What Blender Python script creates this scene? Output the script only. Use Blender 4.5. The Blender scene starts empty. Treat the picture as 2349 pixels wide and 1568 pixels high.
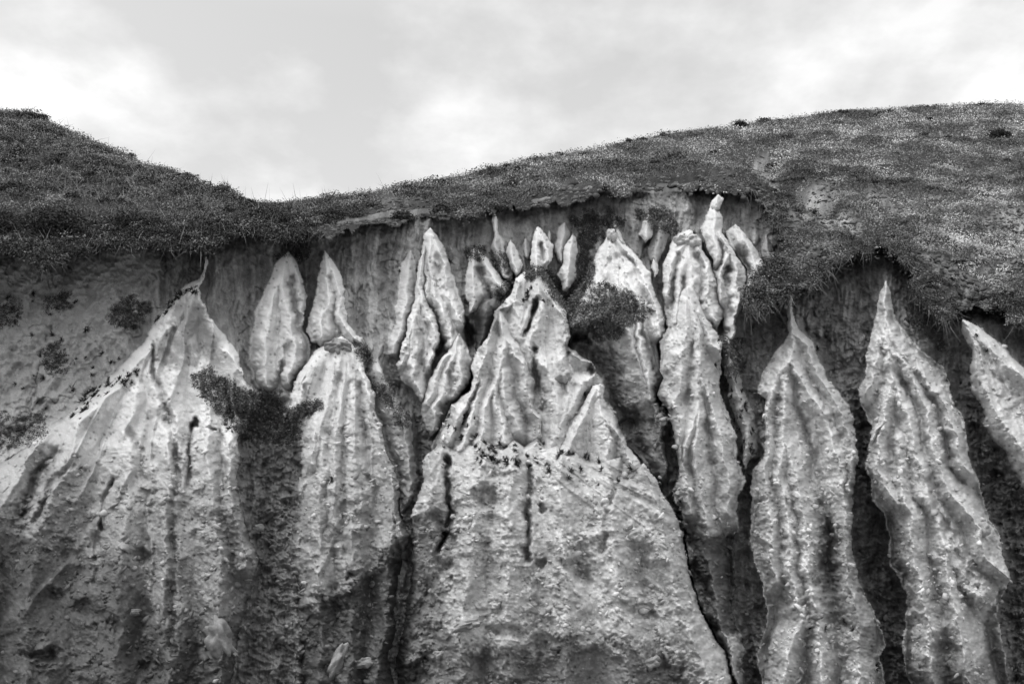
import bpy, math, random
import numpy as np
rad = math.radians
SC = bpy.context.scene
COL = SC.collection
rng = np.random.default_rng(7)
random.seed(7)

# ------------------------------------------------------------------ camera
CAM = np.array([0.0, 0.0, 1.7])
PITCH = rad(14.0)
W0, H0, F0 = 2349.0, 1568.0, 2305.0
cd = bpy.data.cameras.new("camera"); cam = bpy.data.objects.new("camera", cd); COL.objects.link(cam)
cam.location = CAM; cam.rotation_euler = (rad(90) + PITCH, 0, 0)
cd.sensor_width = 36.0; cd.lens = 36.0 * F0 / W0; cd.clip_end = 3000
SC.camera = cam

# ------------------------------------------------------------------ world: overcast sky
SUN_EL, SUN_AZ = rad(58), rad(222)     # azimuth: direction the light comes from, clockwise from +y
world = bpy.data.worlds.new("World"); SC.world = world; world.use_nodes = True
nt = world.node_tree; nt.nodes.clear()
def N(t, **k):
    n = nt.nodes.new(t)
    for a, b in k.items(): setattr(n, a, b)
    return n
def LK(a, b): nt.links.new(a, b)
def M(op, a, b=None, c=None, clamp=False):
    n = N('ShaderNodeMath', operation=op); n.use_clamp = clamp
    for i, x in enumerate((a, b, c)):
        if x is None: continue
        if isinstance(x, (int, float)): n.inputs[i].default_value = x
        else: LK(x, n.inputs[i])
    return n.outputs[0]
def ramp(src, pts):
    n = N('ShaderNodeValToRGB'); cr = n.color_ramp
    while len(cr.elements) < len(pts): cr.elements.new(0.5)
    for e, (p, c) in zip(cr.elements, pts): e.position = p; e.color = (c, c, c, 1)
    LK(src, n.inputs[0]); return n.outputs[0]
sky = N('ShaderNodeTexSky', sky_type='NISHITA'); sky.sun_disc = False
sky.sun_elevation = SUN_EL; sky.sun_rotation = SUN_AZ
bw = N('ShaderNodeRGBToBW'); LK(sky.outputs[0], bw.inputs[0])
tc = N('ShaderNodeTexCoord')
sep = N('ShaderNodeSeparateXYZ'); LK(tc.outputs['Generated'], sep.inputs[0])
zc = M('MAXIMUM', sep.outputs[2], 0.0)
# clouds lie on a high flat layer: direction divided by height
den = M('ADD', zc, 0.28)
cx = M('DIVIDE', sep.outputs[0], den); cy = M('DIVIDE', sep.outputs[1], den)
comb = N('ShaderNodeCombineXYZ'); LK(cx, comb.inputs[0]); LK(cy, comb.inputs[1]); comb.inputs[2].default_value = 3.7
n1 = N('ShaderNodeTexNoise'); n1.inputs['Scale'].default_value = 1.7; n1.inputs['Detail'].default_value = 6; n1.inputs['Roughness'].default_value = 0.5; n1.inputs['Distortion'].default_value = 0.35
LK(comb.outputs[0], n1.inputs['Vector'])
n2 = N('ShaderNodeTexNoise'); n2.inputs['Scale'].default_value = 6.5; n2.inputs['Detail'].default_value = 7; n2.inputs['Roughness'].default_value = 0.55
LK(comb.outputs[0], n2.inputs['Vector'])
cl = M('ADD', M('MULTIPLY', n1.outputs[0], 0.60), M('MULTIPLY', n2.outputs[0], 0.40))
cloud = ramp(cl, [(0.42, 0.68), (0.47, 0.76), (0.52, 0.87), (0.58, 1.04)])
grad = M('ADD', 0.86, M('MULTIPLY', zc, 1.30))                 # overcast: zenith much brighter than the horizon
low = ramp(zc, [(0.0, 1.26), (0.33, 1.08), (0.52, 0.80), (0.8, 0.95)])
tot = M('MULTIPLY', M('MULTIPLY', cloud, grad), low)
sv = (math.sin(SUN_AZ) * math.cos(SUN_EL), math.cos(SUN_AZ) * math.cos(SUN_EL), math.sin(SUN_EL))
dt = N('ShaderNodeVectorMath', operation='DOT_PRODUCT'); LK(tc.outputs['Generated'], dt.inputs[0]); dt.inputs[1].default_value = sv
glow = M('ADD', 1.0, M('MULTIPLY', M('POWER', M('MAXIMUM', M('SUBTRACT', dt.outputs['Value'], 0.1), 0.0), 1.3), 1.35))   # cloud is brighter round the veiled sun
tot = M('MULTIPLY', tot, glow)
tot = M('ADD', M('MULTIPLY', tot, 0.69), M('MULTIPLY', bw.outputs[0], 0.05))
bg = N('ShaderNodeBackground'); LK(tot, bg.inputs[0]); bg.inputs[1].default_value = 1.0
wo = N('ShaderNodeOutputWorld'); LK(bg.outputs[0], wo.inputs[0])

ld = bpy.data.lights.new("sun", 'SUN'); ld.energy = 1.35; ld.angle = rad(30); ld.color = (1, 1, 1)
lo = bpy.data.objects.new("sun", ld); COL.objects.link(lo)
from mathutils import Vector
sdir = Vector((math.sin(SUN_AZ) * math.cos(SUN_EL), math.cos(SUN_AZ) * math.cos(SUN_EL), math.sin(SUN_EL)))
lo.rotation_euler = (-sdir).to_track_quat('-Z', 'Y').to_euler(); lo.location = (0, -5, 30)
SC.view_settings.view_transform = 'Standard'; SC.view_settings.look = 'None'
SC.view_settings.exposure = 0.0; SC.view_settings.gamma = 1.0

# ------------------------------------------------------------------ helpers
def tag(o, label=None, cat=None, group=None, kind=None):
    for k, x in (('label', label), ('category', cat), ('group', group), ('kind', kind)):
        if x: o[k] = x
    return o

def material(name, mul=1.0, nscale=26.0, namt=0.28, bump=0.5, bscale=38.0, rough=0.95, attr='tone', fixed=None):
    m = bpy.data.materials.new(name); m.use_nodes = True; t = m.node_tree; t.nodes.clear()
    out = t.nodes.new('ShaderNodeOutputMaterial'); b = t.nodes.new('ShaderNodeBsdfPrincipled')
    t.links.new(b.outputs[0], out.inputs[0]); b.inputs['Roughness'].default_value = rough
    b.inputs['Specular IOR Level'].default_value = 0.03
    at = t.nodes.new('ShaderNodeAttribute'); at.attribute_name = attr
    tcn = t.nodes.new('ShaderNodeTexCoord')
    no = t.nodes.new('ShaderNodeTexNoise'); no.inputs['Scale'].default_value = nscale; no.inputs['Detail'].default_value = 8; no.inputs['Roughness'].default_value = 0.65
    t.links.new(tcn.outputs['Object'], no.inputs['Vector'])
    def mm(op, a, b_):
        n = t.nodes.new('ShaderNodeMath'); n.operation = op
        for i, x in enumerate((a, b_)):
            if isinstance(x, (int, float)): n.inputs[i].default_value = x
            else: t.links.new(x, n.inputs[i])
        return n.outputs[0]
    k = mm('ADD', mm('MULTIPLY', mm('SUBTRACT', no.outputs[0], 0.5), namt * 4), 1.0)
    src = at.outputs['Fac'] if fixed is None else fixed
    col = mm('MULTIPLY', mm('MULTIPLY', src, mul), k)
    col = mm('MINIMUM', mm('MAXIMUM', col, 0.012), 0.85)
    cc = t.nodes.new('ShaderNodeCombineColor')
    for i in range(3): t.links.new(col, cc.inputs[i])
    t.links.new(cc.outputs[0], b.inputs['Base Color'])
    if bump:
        nb = t.nodes.new('ShaderNodeTexNoise'); nb.inputs['Scale'].default_value = bscale; nb.inputs['Detail'].default_value = 9; nb.inputs['Roughness'].default_value = 0.7
        t.links.new(tcn.outputs['Object'], nb.inputs['Vector'])
        bm = t.nodes.new('ShaderNodeBump'); bm.inputs['Strength'].default_value = bump; bm.inputs['Distance'].default_value = 0.03
        t.links.new(nb.outputs[0], bm.inputs['Height']); t.links.new(bm.outputs[0], b.inputs['Normal'])
    return m

MAT_CRUST = material('pale_sand_crust', mul=1.08, bump=0.9, nscale=55.0, namt=0.20)
MAT_EARTH = material('dark_earth', bump=0.8, nscale=45.0, namt=0.24)
MAT_SOIL = material('turf_soil', bump=0.9, namt=0.4)
MAT_LEAF = material('leaves', bump=0, namt=0.1, nscale=8, rough=0.7)
MAT_STRAW = material('dry_grass', bump=0, namt=0.1, nscale=8, rough=0.8)
MAT_STONE = material('stone', bump=0.5, nscale=30, namt=0.15, bscale=60)
MAT_WOOD = material('twig_bark', bump=0, fixed=0.09)
MAT_BEACH = material('beach_sand', bump=0.5, nscale=3, namt=0.2, fixed=0.16)

_tab = rng.random((256, 256))
def vnoise(x, y):
    xi = np.floor(x).astype(np.int64); yi = np.floor(y).astype(np.int64)
    fx = x - xi; fy = y - yi
    fx = fx * fx * fx * (fx * (fx * 6 - 15) + 10); fy = fy * fy * fy * (fy * (fy * 6 - 15) + 10)
    x0 = xi & 255; x1 = (xi + 1) & 255; y0 = yi & 255; y1 = (yi + 1) & 255
    a = _tab[x0, y0]; b = _tab[x1, y0]; c = _tab[x0, y1]; d = _tab[x1, y1]
    return (a + (b - a) * fx) * (1 - fy) + (c + (d - c) * fx) * fy
def fbm(x, y, s, octv=4, seed=0, gain=0.5, ax=1.0, ay=1.0):
    t = np.zeros_like(x); a = 1.0; n = 0.0; f = 1.0 / s
    for o in range(octv):
        an = 0.6 + o * 1.3 if (ax == 1 and ay == 1) else 0.0
        X = x * f * ax; Y = y * f * ay
        if an: X, Y = X * math.cos(an) - Y * math.sin(an), X * math.sin(an) + Y * math.cos(an)
        t += a * vnoise(X + 17.3 * o + seed * 31.7, Y + 5.1 * o + seed * 13.9); n += a
        a *= gain; f *= 2.03
    return t / n * 2 - 1                      # about -1..1 (mostly -.5...5)
def worley(x, y, s, seed=0):
    X = x / s; Y = y / s; xi = np.floor(X).astype(np.int64); yi = np.floor(Y).astype(np.int64)
    best = np.full(x.shape, 9.0); bid = np.zeros(x.shape)
    for i in (-1, 0, 1):
        for j in (-1, 0, 1):
            cx_ = xi + i; cy_ = yi + j
            jx = _tab[(cx_ + seed * 7) & 255, (cy_ + 11) & 255]; jy = _tab[(cx_ + 91) & 255, (cy_ + seed * 5 + 37) & 255]
            d = (X - cx_ - jx) ** 2 + (Y - cy_ - jy) ** 2
            m = d < best; best = np.where(m, d, best); bid = np.where(m, _tab[(cx_ + 53) & 255, (cy_ + 71 + seed) & 255], bid)
    return np.sqrt(best), bid
def sstep(a, b, x):
    t = np.clip((x - a) / (b - a), 0, 1); return t * t * (3 - 2 * t)
def P(s):
    return np.array([[float(a) for a in q.split(',')] for q in s.split()])
def seg_dist(x, y, pl, closed=False):
    best = np.full(x.shape, 1e9); n = len(pl)
    for i in range(n if closed else n - 1):
        a = pl[i]; b = pl[(i + 1) % n]; d = b - a; L = d @ d + 1e-9
        t = np.clip(((x - a[0]) * d[0] + (y - a[1]) * d[1]) / L, 0, 1)
        q = (x - a[0] - t * d[0]) ** 2 + (y - a[1] - t * d[1]) ** 2
        best = np.minimum(best, q)
    return np.sqrt(best)
def inside(x, y, pl):
    r = np.zeros(x.shape, bool); n = len(pl)
    for i in range(n):
        a = pl[i]; b = pl[(i + 1) % n]
        if a[1] == b[1]: continue
        c = ((a[1] > y) != (b[1] > y)) & (x < (b[0] - a[0]) * (y - a[1]) / (b[1] - a[1]) + a[0])
        r ^= c
    return r

# ---- the lattice on which the relief is sculpted
ST = 2.0
U = np.arange(-520, 2850, ST); V = np.arange(150, 1930, ST)
GU, GV = np.meshgrid(U, V)
cp, sp = math.cos(PITCH), math.sin(PITCH)
def ray(u, v):                                     # world direction with unit y
    a = (u - W0 / 2) / F0; b = -(v - H0 / 2) / F0
    dy = cp - b * sp; dz = sp + b * cp
    return a / dy, dz / dy
RX, RZ = ray(GU, GV)
def world_at(u, v, Y):
    rx, rz = ray(u, v)
    return np.stack([CAM[0] + rx * Y, Y + 0 * rx, CAM[2] + rz * Y], -1)

# shared relief noise
WU = fbm(GU, GV, 70, 3, 1) * 12 + fbm(GU, GV, 16, 3, 2) * 2.4
WV = fbm(GU, GV, 70, 3, 3) * 12 + fbm(GU, GV, 16, 3, 4) * 2.4
B1 = fbm(GU, GV, 110, 3, 5); B2 = fbm(GU, GV, 34, 3, 6); B3 = fbm(GU, GV, 11, 3, 7)
F1, I1 = worley(GU + WU * .5, GV + WV * .5, 15, 1); F2, I2 = worley(GU + WU, (GV + WV) * 1.25, 36, 2); F3, I3 = worley(GU, GV * 1.15, 8.5, 4)
PEB = np.clip(1 - (F1 / 0.55) ** 2, 0, 1) * (I1 > 0.45) * (0.4 + I1)
PEB3 = np.clip(1 - (F3 / 0.6) ** 2, 0, 1) * (I3 > 0.5)
BLK = np.clip(1 - (F2 / 0.62) ** 2, 0, 1) ** 0.7 * (I2 > 0.62) * (0.3 + I2)
_pf, _pi = worley(GU + WU * .3, GV + WV * .3, 13, 7)
PIT = np.clip(1 - (_pf / .26) ** 2, 0, 1) * (_pi > .80)
CRK = sstep(.06, .0, np.abs(fbm(GU + WU, GV * .8, 75, 4, 27, .6))) * sstep(0, .25, fbm(GU, GV, 90, 2, 28))
B4 = fbm(GU, GV, 20, 4, 19, .7)
B5 = np.clip(.5 + fbm(GU, GV, 45, 2, 23), 0, 1)
PATCH = .15 + 1.35 * sstep(-.35, .35, fbm(GU, GV, 85, 3, 20))
RDG = 1 - np.abs(fbm(GU + WU * .8, GV + WV * .8, 60, 5, 9, 0.6, 1.0, 1.6)) * 2.2      # ledgy ridged noise
RDG2 = 1 - np.abs(fbm(GU + WU * .3, GV + WV * .3, 26, 4, 10, 0.6)) * 2.2
LED = fbm(GU * .4 + WU * .4, GV + WV * .8, 20, 4, 11)
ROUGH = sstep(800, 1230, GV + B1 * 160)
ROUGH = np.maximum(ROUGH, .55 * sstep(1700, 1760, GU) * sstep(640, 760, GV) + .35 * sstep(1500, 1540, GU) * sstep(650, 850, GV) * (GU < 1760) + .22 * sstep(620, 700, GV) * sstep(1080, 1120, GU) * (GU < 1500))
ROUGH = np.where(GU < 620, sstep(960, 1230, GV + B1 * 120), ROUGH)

def detail(rough, smooth=1.0):
    """relief in metres, positive towards the viewer"""
    d = B1 * 0.10 + B2 * 0.045 * (0.5 + rough) + B3 * 0.016 * (0.6 + rough)
    d = d + rough * (PEB * 0.030 + PEB3 * 0.012 + BLK * 0.05 + (RDG - .5) * 0.085 + (RDG2 - .5) * 0.045 + LED * 0.06)
    return d * smooth

ZB = np.full(GU.shape, 60.0); ID = np.full(GU.shape, -1, int); TNB = np.full(GU.shape, .1); NAMES = ['cliff face']; DMIN = np.full(GU.shape, 400.0)

def build_sheet(name, mask, Y, tone, mat, r0, c0, back=1.6, zdrop=0.0, post=None, extra=None):
    """mask: cells (rows-1, cols-1) to keep; Y: depth at lattice nodes of the window. One closed-sided mesh."""
    R, C = Y.shape
    sl = (slice(r0, r0 + R), slice(c0, c0 + C))
    Pp = np.stack([CAM[0] + RX[sl] * Y, Y, CAM[2] + RZ[sl] * Y], -1)
    if post is not None: Pp = post(Pp)
    used = np.zeros((R, C), bool)
    used[:-1, :-1] |= mask; used[1:, :-1] |= mask; used[:-1, 1:] |= mask; used[1:, 1:] |= mask
    idx = -np.ones((R, C), int); n = used.sum(); idx[used] = np.arange(n)
    q = np.stack([idx[:-1, :-1][mask], idx[1:, :-1][mask], idx[1:, 1:][mask], idx[:-1, 1:][mask]], -1)
    mp = np.pad(mask, 1)
    own = mp[1:-1, 1:-1]; E = []
    a, b, c, d = idx[:-1, :-1], idx[1:, :-1], idx[1:, 1:], idx[:-1, 1:]
    for nb, (p, r) in ((mp[1:-1, :-2], (a, b)), (mp[2:, 1:-1], (b, c)), (mp[1:-1, 2:], (c, d)), (mp[:-2, 1:-1], (d, a))):
        e = own & ~nb; E.append(np.stack([p[e], r[e]], -1))
    E = np.concatenate(E)
    bv = np.unique(E); remap = -np.ones(n, int); remap[bv] = n + np.arange(len(bv))
    verts = Pp[used]; bp = verts[bv]
    dirv = bp - CAM; dirv /= np.linalg.norm(dirv, axis=1)[:, None]
    bk = bp + dirv * back; bk[:, 2] -= zdrop * (bp[:, 1] > 18.0)
    sk = np.stack([E[:, 1], E[:, 0], remap[E[:, 0]], remap[E[:, 1]]], -1)
    verts = np.concatenate([verts, bk]); faces = np.concatenate([q, sk])
    tn = tone[used]; tn = np.concatenate([tn, tn[bv]])
    return mesh_obj(name, verts, faces, tn, mat), Pp

def mesh_obj(name, verts, faces, tone, mat, smooth=True, parent=None):
    me = bpy.data.meshes.new(name); nv = len(verts); k = faces.shape[1]; nf = len(faces)
    me.vertices.add(nv); me.vertices.foreach_set('co', np.ascontiguousarray(verts, dtype=np.float32).ravel())
    me.loops.add(nf * k); me.loops.foreach_set('vertex_index', faces.astype(np.int32).ravel())
    me.polygons.add(nf); me.polygons.foreach_set('loop_start', (np.arange(nf) * k).astype(np.int32))
    me.polygons.foreach_set('loop_total', np.full(nf, k, np.int32))
    if smooth: me.polygons.foreach_set('use_smooth', np.ones(nf, bool))
    at = me.attributes.new('tone', 'FLOAT', 'POINT'); at.data.foreach_set('value', np.ascontiguousarray(tone, dtype=np.float32))
    me.update(); me.validate()
    me.materials.append(mat)
    o = bpy.data.objects.new(name, me); COL.objects.link(o)
    if parent: o.parent = parent
    return o

def idw(u, v, pts, pw=3.0):
    # smooth thin-plate surface through the control depths (in 1/depth, so planes stay planes)
    p = np.array(pts); xy = p[:, :2] / 1000.0; z = 1.0 / p[:, 2]; n = len(p)
    k = lambda r2: .5 * r2 * np.log(r2 + 1e-9)
    K = k(((xy[:, None] - xy[None]) ** 2).sum(-1)) + np.eye(n) * pw * 1e-3
    A_ = np.zeros((n + 3, n + 3)); A_[:n, :n] = K; A_[:n, n] = 1; A_[:n, n + 1:] = xy; A_[n, :n] = 1; A_[n + 1:, :n] = xy.T
    w = np.linalg.solve(A_, np.concatenate([z, np.zeros(3)]))
    x = u / 1000.0; y = v / 1000.0
    o = w[n] + w[n + 1] * x + w[n + 2] * y
    for i in range(n): o = o + w[i] * k((x - xy[i, 0]) ** 2 + (y - xy[i, 1]) ** 2)
    return 1.0 / np.clip(o, 1 / 45.0, 1 / 12.0)

# ------------------------------------------------------------------ stains, shade painted over undercuts, hollows and gullies, and real holes
# polygon ; tone factor ; softness px
STAINS_SHADE = [
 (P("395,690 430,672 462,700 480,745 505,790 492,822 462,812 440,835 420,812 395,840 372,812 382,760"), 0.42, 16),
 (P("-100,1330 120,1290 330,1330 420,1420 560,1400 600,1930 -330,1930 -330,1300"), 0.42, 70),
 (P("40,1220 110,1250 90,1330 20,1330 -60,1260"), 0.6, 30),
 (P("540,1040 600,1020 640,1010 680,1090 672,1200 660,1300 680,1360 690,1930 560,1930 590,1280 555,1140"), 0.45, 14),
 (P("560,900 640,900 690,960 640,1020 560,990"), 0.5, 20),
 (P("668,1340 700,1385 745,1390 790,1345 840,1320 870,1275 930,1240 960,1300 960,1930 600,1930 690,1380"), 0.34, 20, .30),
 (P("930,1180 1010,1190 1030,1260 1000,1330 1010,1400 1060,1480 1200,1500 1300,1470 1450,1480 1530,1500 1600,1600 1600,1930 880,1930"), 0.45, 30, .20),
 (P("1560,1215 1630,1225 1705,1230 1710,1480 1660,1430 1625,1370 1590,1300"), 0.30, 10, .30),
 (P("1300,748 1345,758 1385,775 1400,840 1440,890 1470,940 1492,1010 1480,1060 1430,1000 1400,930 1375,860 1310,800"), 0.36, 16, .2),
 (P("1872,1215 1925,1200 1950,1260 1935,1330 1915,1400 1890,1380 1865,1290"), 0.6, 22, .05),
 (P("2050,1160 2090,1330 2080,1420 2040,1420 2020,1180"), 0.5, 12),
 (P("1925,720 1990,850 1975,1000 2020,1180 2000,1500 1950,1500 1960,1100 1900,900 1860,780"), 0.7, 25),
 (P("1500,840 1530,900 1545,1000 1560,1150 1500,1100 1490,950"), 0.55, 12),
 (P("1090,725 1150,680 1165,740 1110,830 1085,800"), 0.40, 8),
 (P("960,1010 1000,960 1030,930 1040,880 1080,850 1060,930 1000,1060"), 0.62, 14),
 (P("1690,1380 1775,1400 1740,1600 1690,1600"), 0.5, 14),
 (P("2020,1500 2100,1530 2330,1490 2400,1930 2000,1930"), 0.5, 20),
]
# ellipse: u, v, ru, rv, depth m, tilt
HOLES = [(445, 975, 14, 13, .5, 0), (487, 990, 14, 9, .2, 0), (1004, 797, 15, 24, .55, .5), (1078, 770, 17, 44, 1.0, -.2),
 (1224, 706, 9, 30, .5, .45), (1207, 752, 9, 26, .35, .2), (1334, 775, 30, 14, .5, 0), (1330, 1305, 46, 20, .25, .5), (1118, 1135, 34, 24, .22, .3),
 (1243, 1168, 9, 11, .2, 0), (1228, 1290, 12, 14, .2, 0), (1438, 985, 22, 24, .4, -.2), (1900, 1290, 22, 60, .28, 0), (1350, 855, 10, 8, .1, 0),
 (1880, 1150, 12, 12, .15, 0), (205, 1395, 34, 30, .2, 0), (150, 1260, 30, 36, .18, 0), (330, 1280, 30, 20, .18, 0), (255, 1440, 24, 28, .2, 0),
 (350, 1530, 40, 18, .22, 0), (90, 1500, 50, 16, .2, 0), (1890, 975, 20, 26, .12, .3), (2065, 900, 18, 40, .12, -.3), (1160, 1450, 50, 18, .2, .2),
 (1245, 1470, 30, 22, .2, 0), (2160, 1490, 60, 14, .2, 0), (760, 1385, 60, 12, .16, .25), (1480, 1400, 40, 16, .15, .2), (130, 1365, 26, 16, .15, 0)]
STAIN_SHADE = np.ones(GU.shape)
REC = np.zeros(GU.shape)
for pl, f, soft, *dp in STAINS_SHADE:
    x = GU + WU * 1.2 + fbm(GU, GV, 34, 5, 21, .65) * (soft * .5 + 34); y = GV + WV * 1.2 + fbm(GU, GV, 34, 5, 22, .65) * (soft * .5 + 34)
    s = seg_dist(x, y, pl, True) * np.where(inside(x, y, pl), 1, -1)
    STAIN_SHADE *= 1 + (f - 1) * sstep(-soft, soft, s)
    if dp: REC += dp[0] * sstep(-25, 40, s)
HOL = REC.copy()
for (hu, hv, ru, rv, hd, tl) in HOLES:
    x = GU - hu + WU * 1.5 + fbm(GU, GV, 16, 3, 24) * 9; y = GV - hv + WV * 1.5 + fbm(GU, GV, 16, 3, 25) * 9
    x, y = x * math.cos(tl) + y * math.sin(tl), -x * math.sin(tl) + y * math.cos(tl)
    HOL += hd * (1 - sstep(0.35, 1.15, np.sqrt((x / ru) ** 2 + (y / rv) ** 2)))

# ------------------------------------------------------------------ back wall of the cliff
RIM = P("2900,770 2349,738 2290,722 2245,716 2190,722 2150,742 2134,730 2124,700 2108,668 2090,635 2062,602 2030,592 1960,597 1920,608 1880,636 1868,662 1830,674 1780,692 1742,706 1712,702 1700,690 1712,662 1740,636 1768,602 1790,570 1800,545 1786,520 1766,478 1740,456 1700,434 1650,436 1620,432 1590,440 1540,426 1470,433 1420,442 1385,428 1370,448 1300,462 1230,471 1180,481 1110,487 1060,490 1000,480 960,492 900,506 860,512 800,518 740,524 710,536 680,548 650,545 600,534 540,545 480,560 450,572 400,574 330,566 260,562 190,574 150,600 110,612 60,592 0,588 -560,600")
WALLP = [(-300, 600, 16.9), (100, 640, 16.9), (100, 900, 16.6), (-200, 1000, 16.3), (-300, 1300, 16.3), (100, 1300, 16.5), (300, 700, 16.7), (380, 620, 17.0), (500, 700, 17.3), (540, 900, 17.0), (620, 1000, 16.9),
 (620, 1300, 16.5), (620, 1568, 16.0), (745, 600, 17.5), (850, 700, 17.5), (950, 520, 17.4), (850, 850, 17.2), (940, 1050, 17.2), (940, 1300, 16.2), (1100, 540, 17.7), (1240, 560, 17.8), (1090, 760, 17.4),
 (1380, 500, 17.8), (1500, 560, 17.7), (1540, 1000, 17.4), (1540, 1200, 17.2), (1720, 500, 17.8), (1740, 620, 17.4), (1730, 800, 17.1), (1725, 1000, 17.2), (1720, 1350, 17.0), (1720, 1568, 17.0),
 (1920, 720, 17.0), (1880, 1000, 17.1), (2000, 950, 17.3), (2000, 1250, 17.0), (2010, 1500, 17.1), (2100, 700, 16.9), (2200, 850, 17.0), (2240, 1000, 16.9),
 (2320, 1250, 16.8), (2349, 1568, 16.8), (2600, 900, 16.8), (2600, 1500, 16.2), (2600, 1900, 16.0), (1200, 1900, 16.6), (0, 1900, 16.2), (2300, 780, 16.9)]
WALLY = idw(GU, GV, WALLP, 3.4)
slopeL = sstep(420, 330, GU + (GV - 560) * .45)           # the open slope at upper left
streak = fbm(GU + WU * .6, GV, 30, 4, 12, .55, 1.0, 0.12)
streak2 = fbm(GU + WU * 1.2, GV, 12, 4, 14, .6, 1.0, 0.16)
rill = 1 - np.minimum(np.abs(streak2) * 5.5, 1)
wall_d = -rill * .035 * (1 - slopeL) + PEB3 * .010 + PEB * .008 - CRK * .045 - PIT * .02 + streak2 * .035 * (1 - slopeL) + B4 * .03 + B1 * .10 + B2 * .05 + B3 * .018 + streak * .10 * (1 - slopeL) + (RDG2 - .5) * .03
diag = fbm(GU * .8 + GV * .75, GV * .25 - GU * .2, 48, 4, 13, .55)
wall_d += slopeL * (diag * .22 + LED * .05 + PEB3 * .012 + (RDG - .5) * .06)
wrough = sstep(850, 1050, GV + B1 * 100) * (1 - slopeL * .5) + sstep(1700, 1760, GU) * .5
wrough = np.clip(wrough, 0, 1.2)
wall_d += wrough * (PEB * .04 + PEB3 * .018 + BLK * .06 + (RDG - .5) * .10 + (RDG2 - .5) * .05)
# faint little relief spires stuck to the wall
for (au, av, w, h, hh) in [(817, 614, 17, 62, .16), (835, 626, 11, 42, .12), (797, 612, 8, 50, .08), (540, 735, 16, 60, .07), (1060, 620, 22, 90, .1), (1886, 750, 11, 26, .16), (1912, 745, 20, 40, .16),
                           (1945, 775, 22, 60, .14), (1975, 770, 16, 70, .14), (700, 560, 40, 80, .1), (985, 500, 20, 60, .12), (1730, 525, 12, 42, .2)]:
    t = (GV - av) / h; ww = w * np.sin(np.clip(t, 0, 1.0) ** .75 * math.pi) + 1e-3
    q = np.clip(1 - np.abs(GU - au + WU * .6) / ww, 0, 1) * (t > 0) * (t < 1)
    wall_d += hh * np.sqrt(q)
wallY = WALLY - wall_d + HOL * .6
wtone = 0.335 + 0.07 * B1 + .08 * B2 + (.14 * streak + .12 * streak2) * (1 - slopeL) + .10 * B4
wtone = wtone + slopeL * (.16 + .10 * diag + .05 * B3)
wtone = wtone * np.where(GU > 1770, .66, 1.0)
wtone = wtone * (1 - .35 * CRK) * (1 - .22 * rill * (1 - slopeL)) * (1 + .22 * B3)
palew = np.zeros(GU.shape)
for (au, av, ru, rv) in [(822, 648, 22, 32), (1885, 765, 8, 18), (1730, 548, 9, 26), (250, 610, 90, 46), (200, 700, 80, 50), (330, 640, 50, 40), (1560, 470, 40, 20), (960, 560, 30, 60), (1150, 540, 90, 60), (1450, 465, 60, 14)]:
    palew = np.maximum(palew, 1 - sstep(.5, 1.2, np.sqrt(((GU - au + WU) / ru) ** 2 + ((GV - av + WV) / rv) ** 2)))
wtone = wtone + palew * .13
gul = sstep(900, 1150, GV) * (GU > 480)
wtone = wtone * (1 - gul * .26)  # shade between the buttresses put into the gully wall tone
wtone = wtone * np.where(slopeL > .5, .6 + .4 * STAIN_SHADE, 1)
RIMU = None
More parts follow.
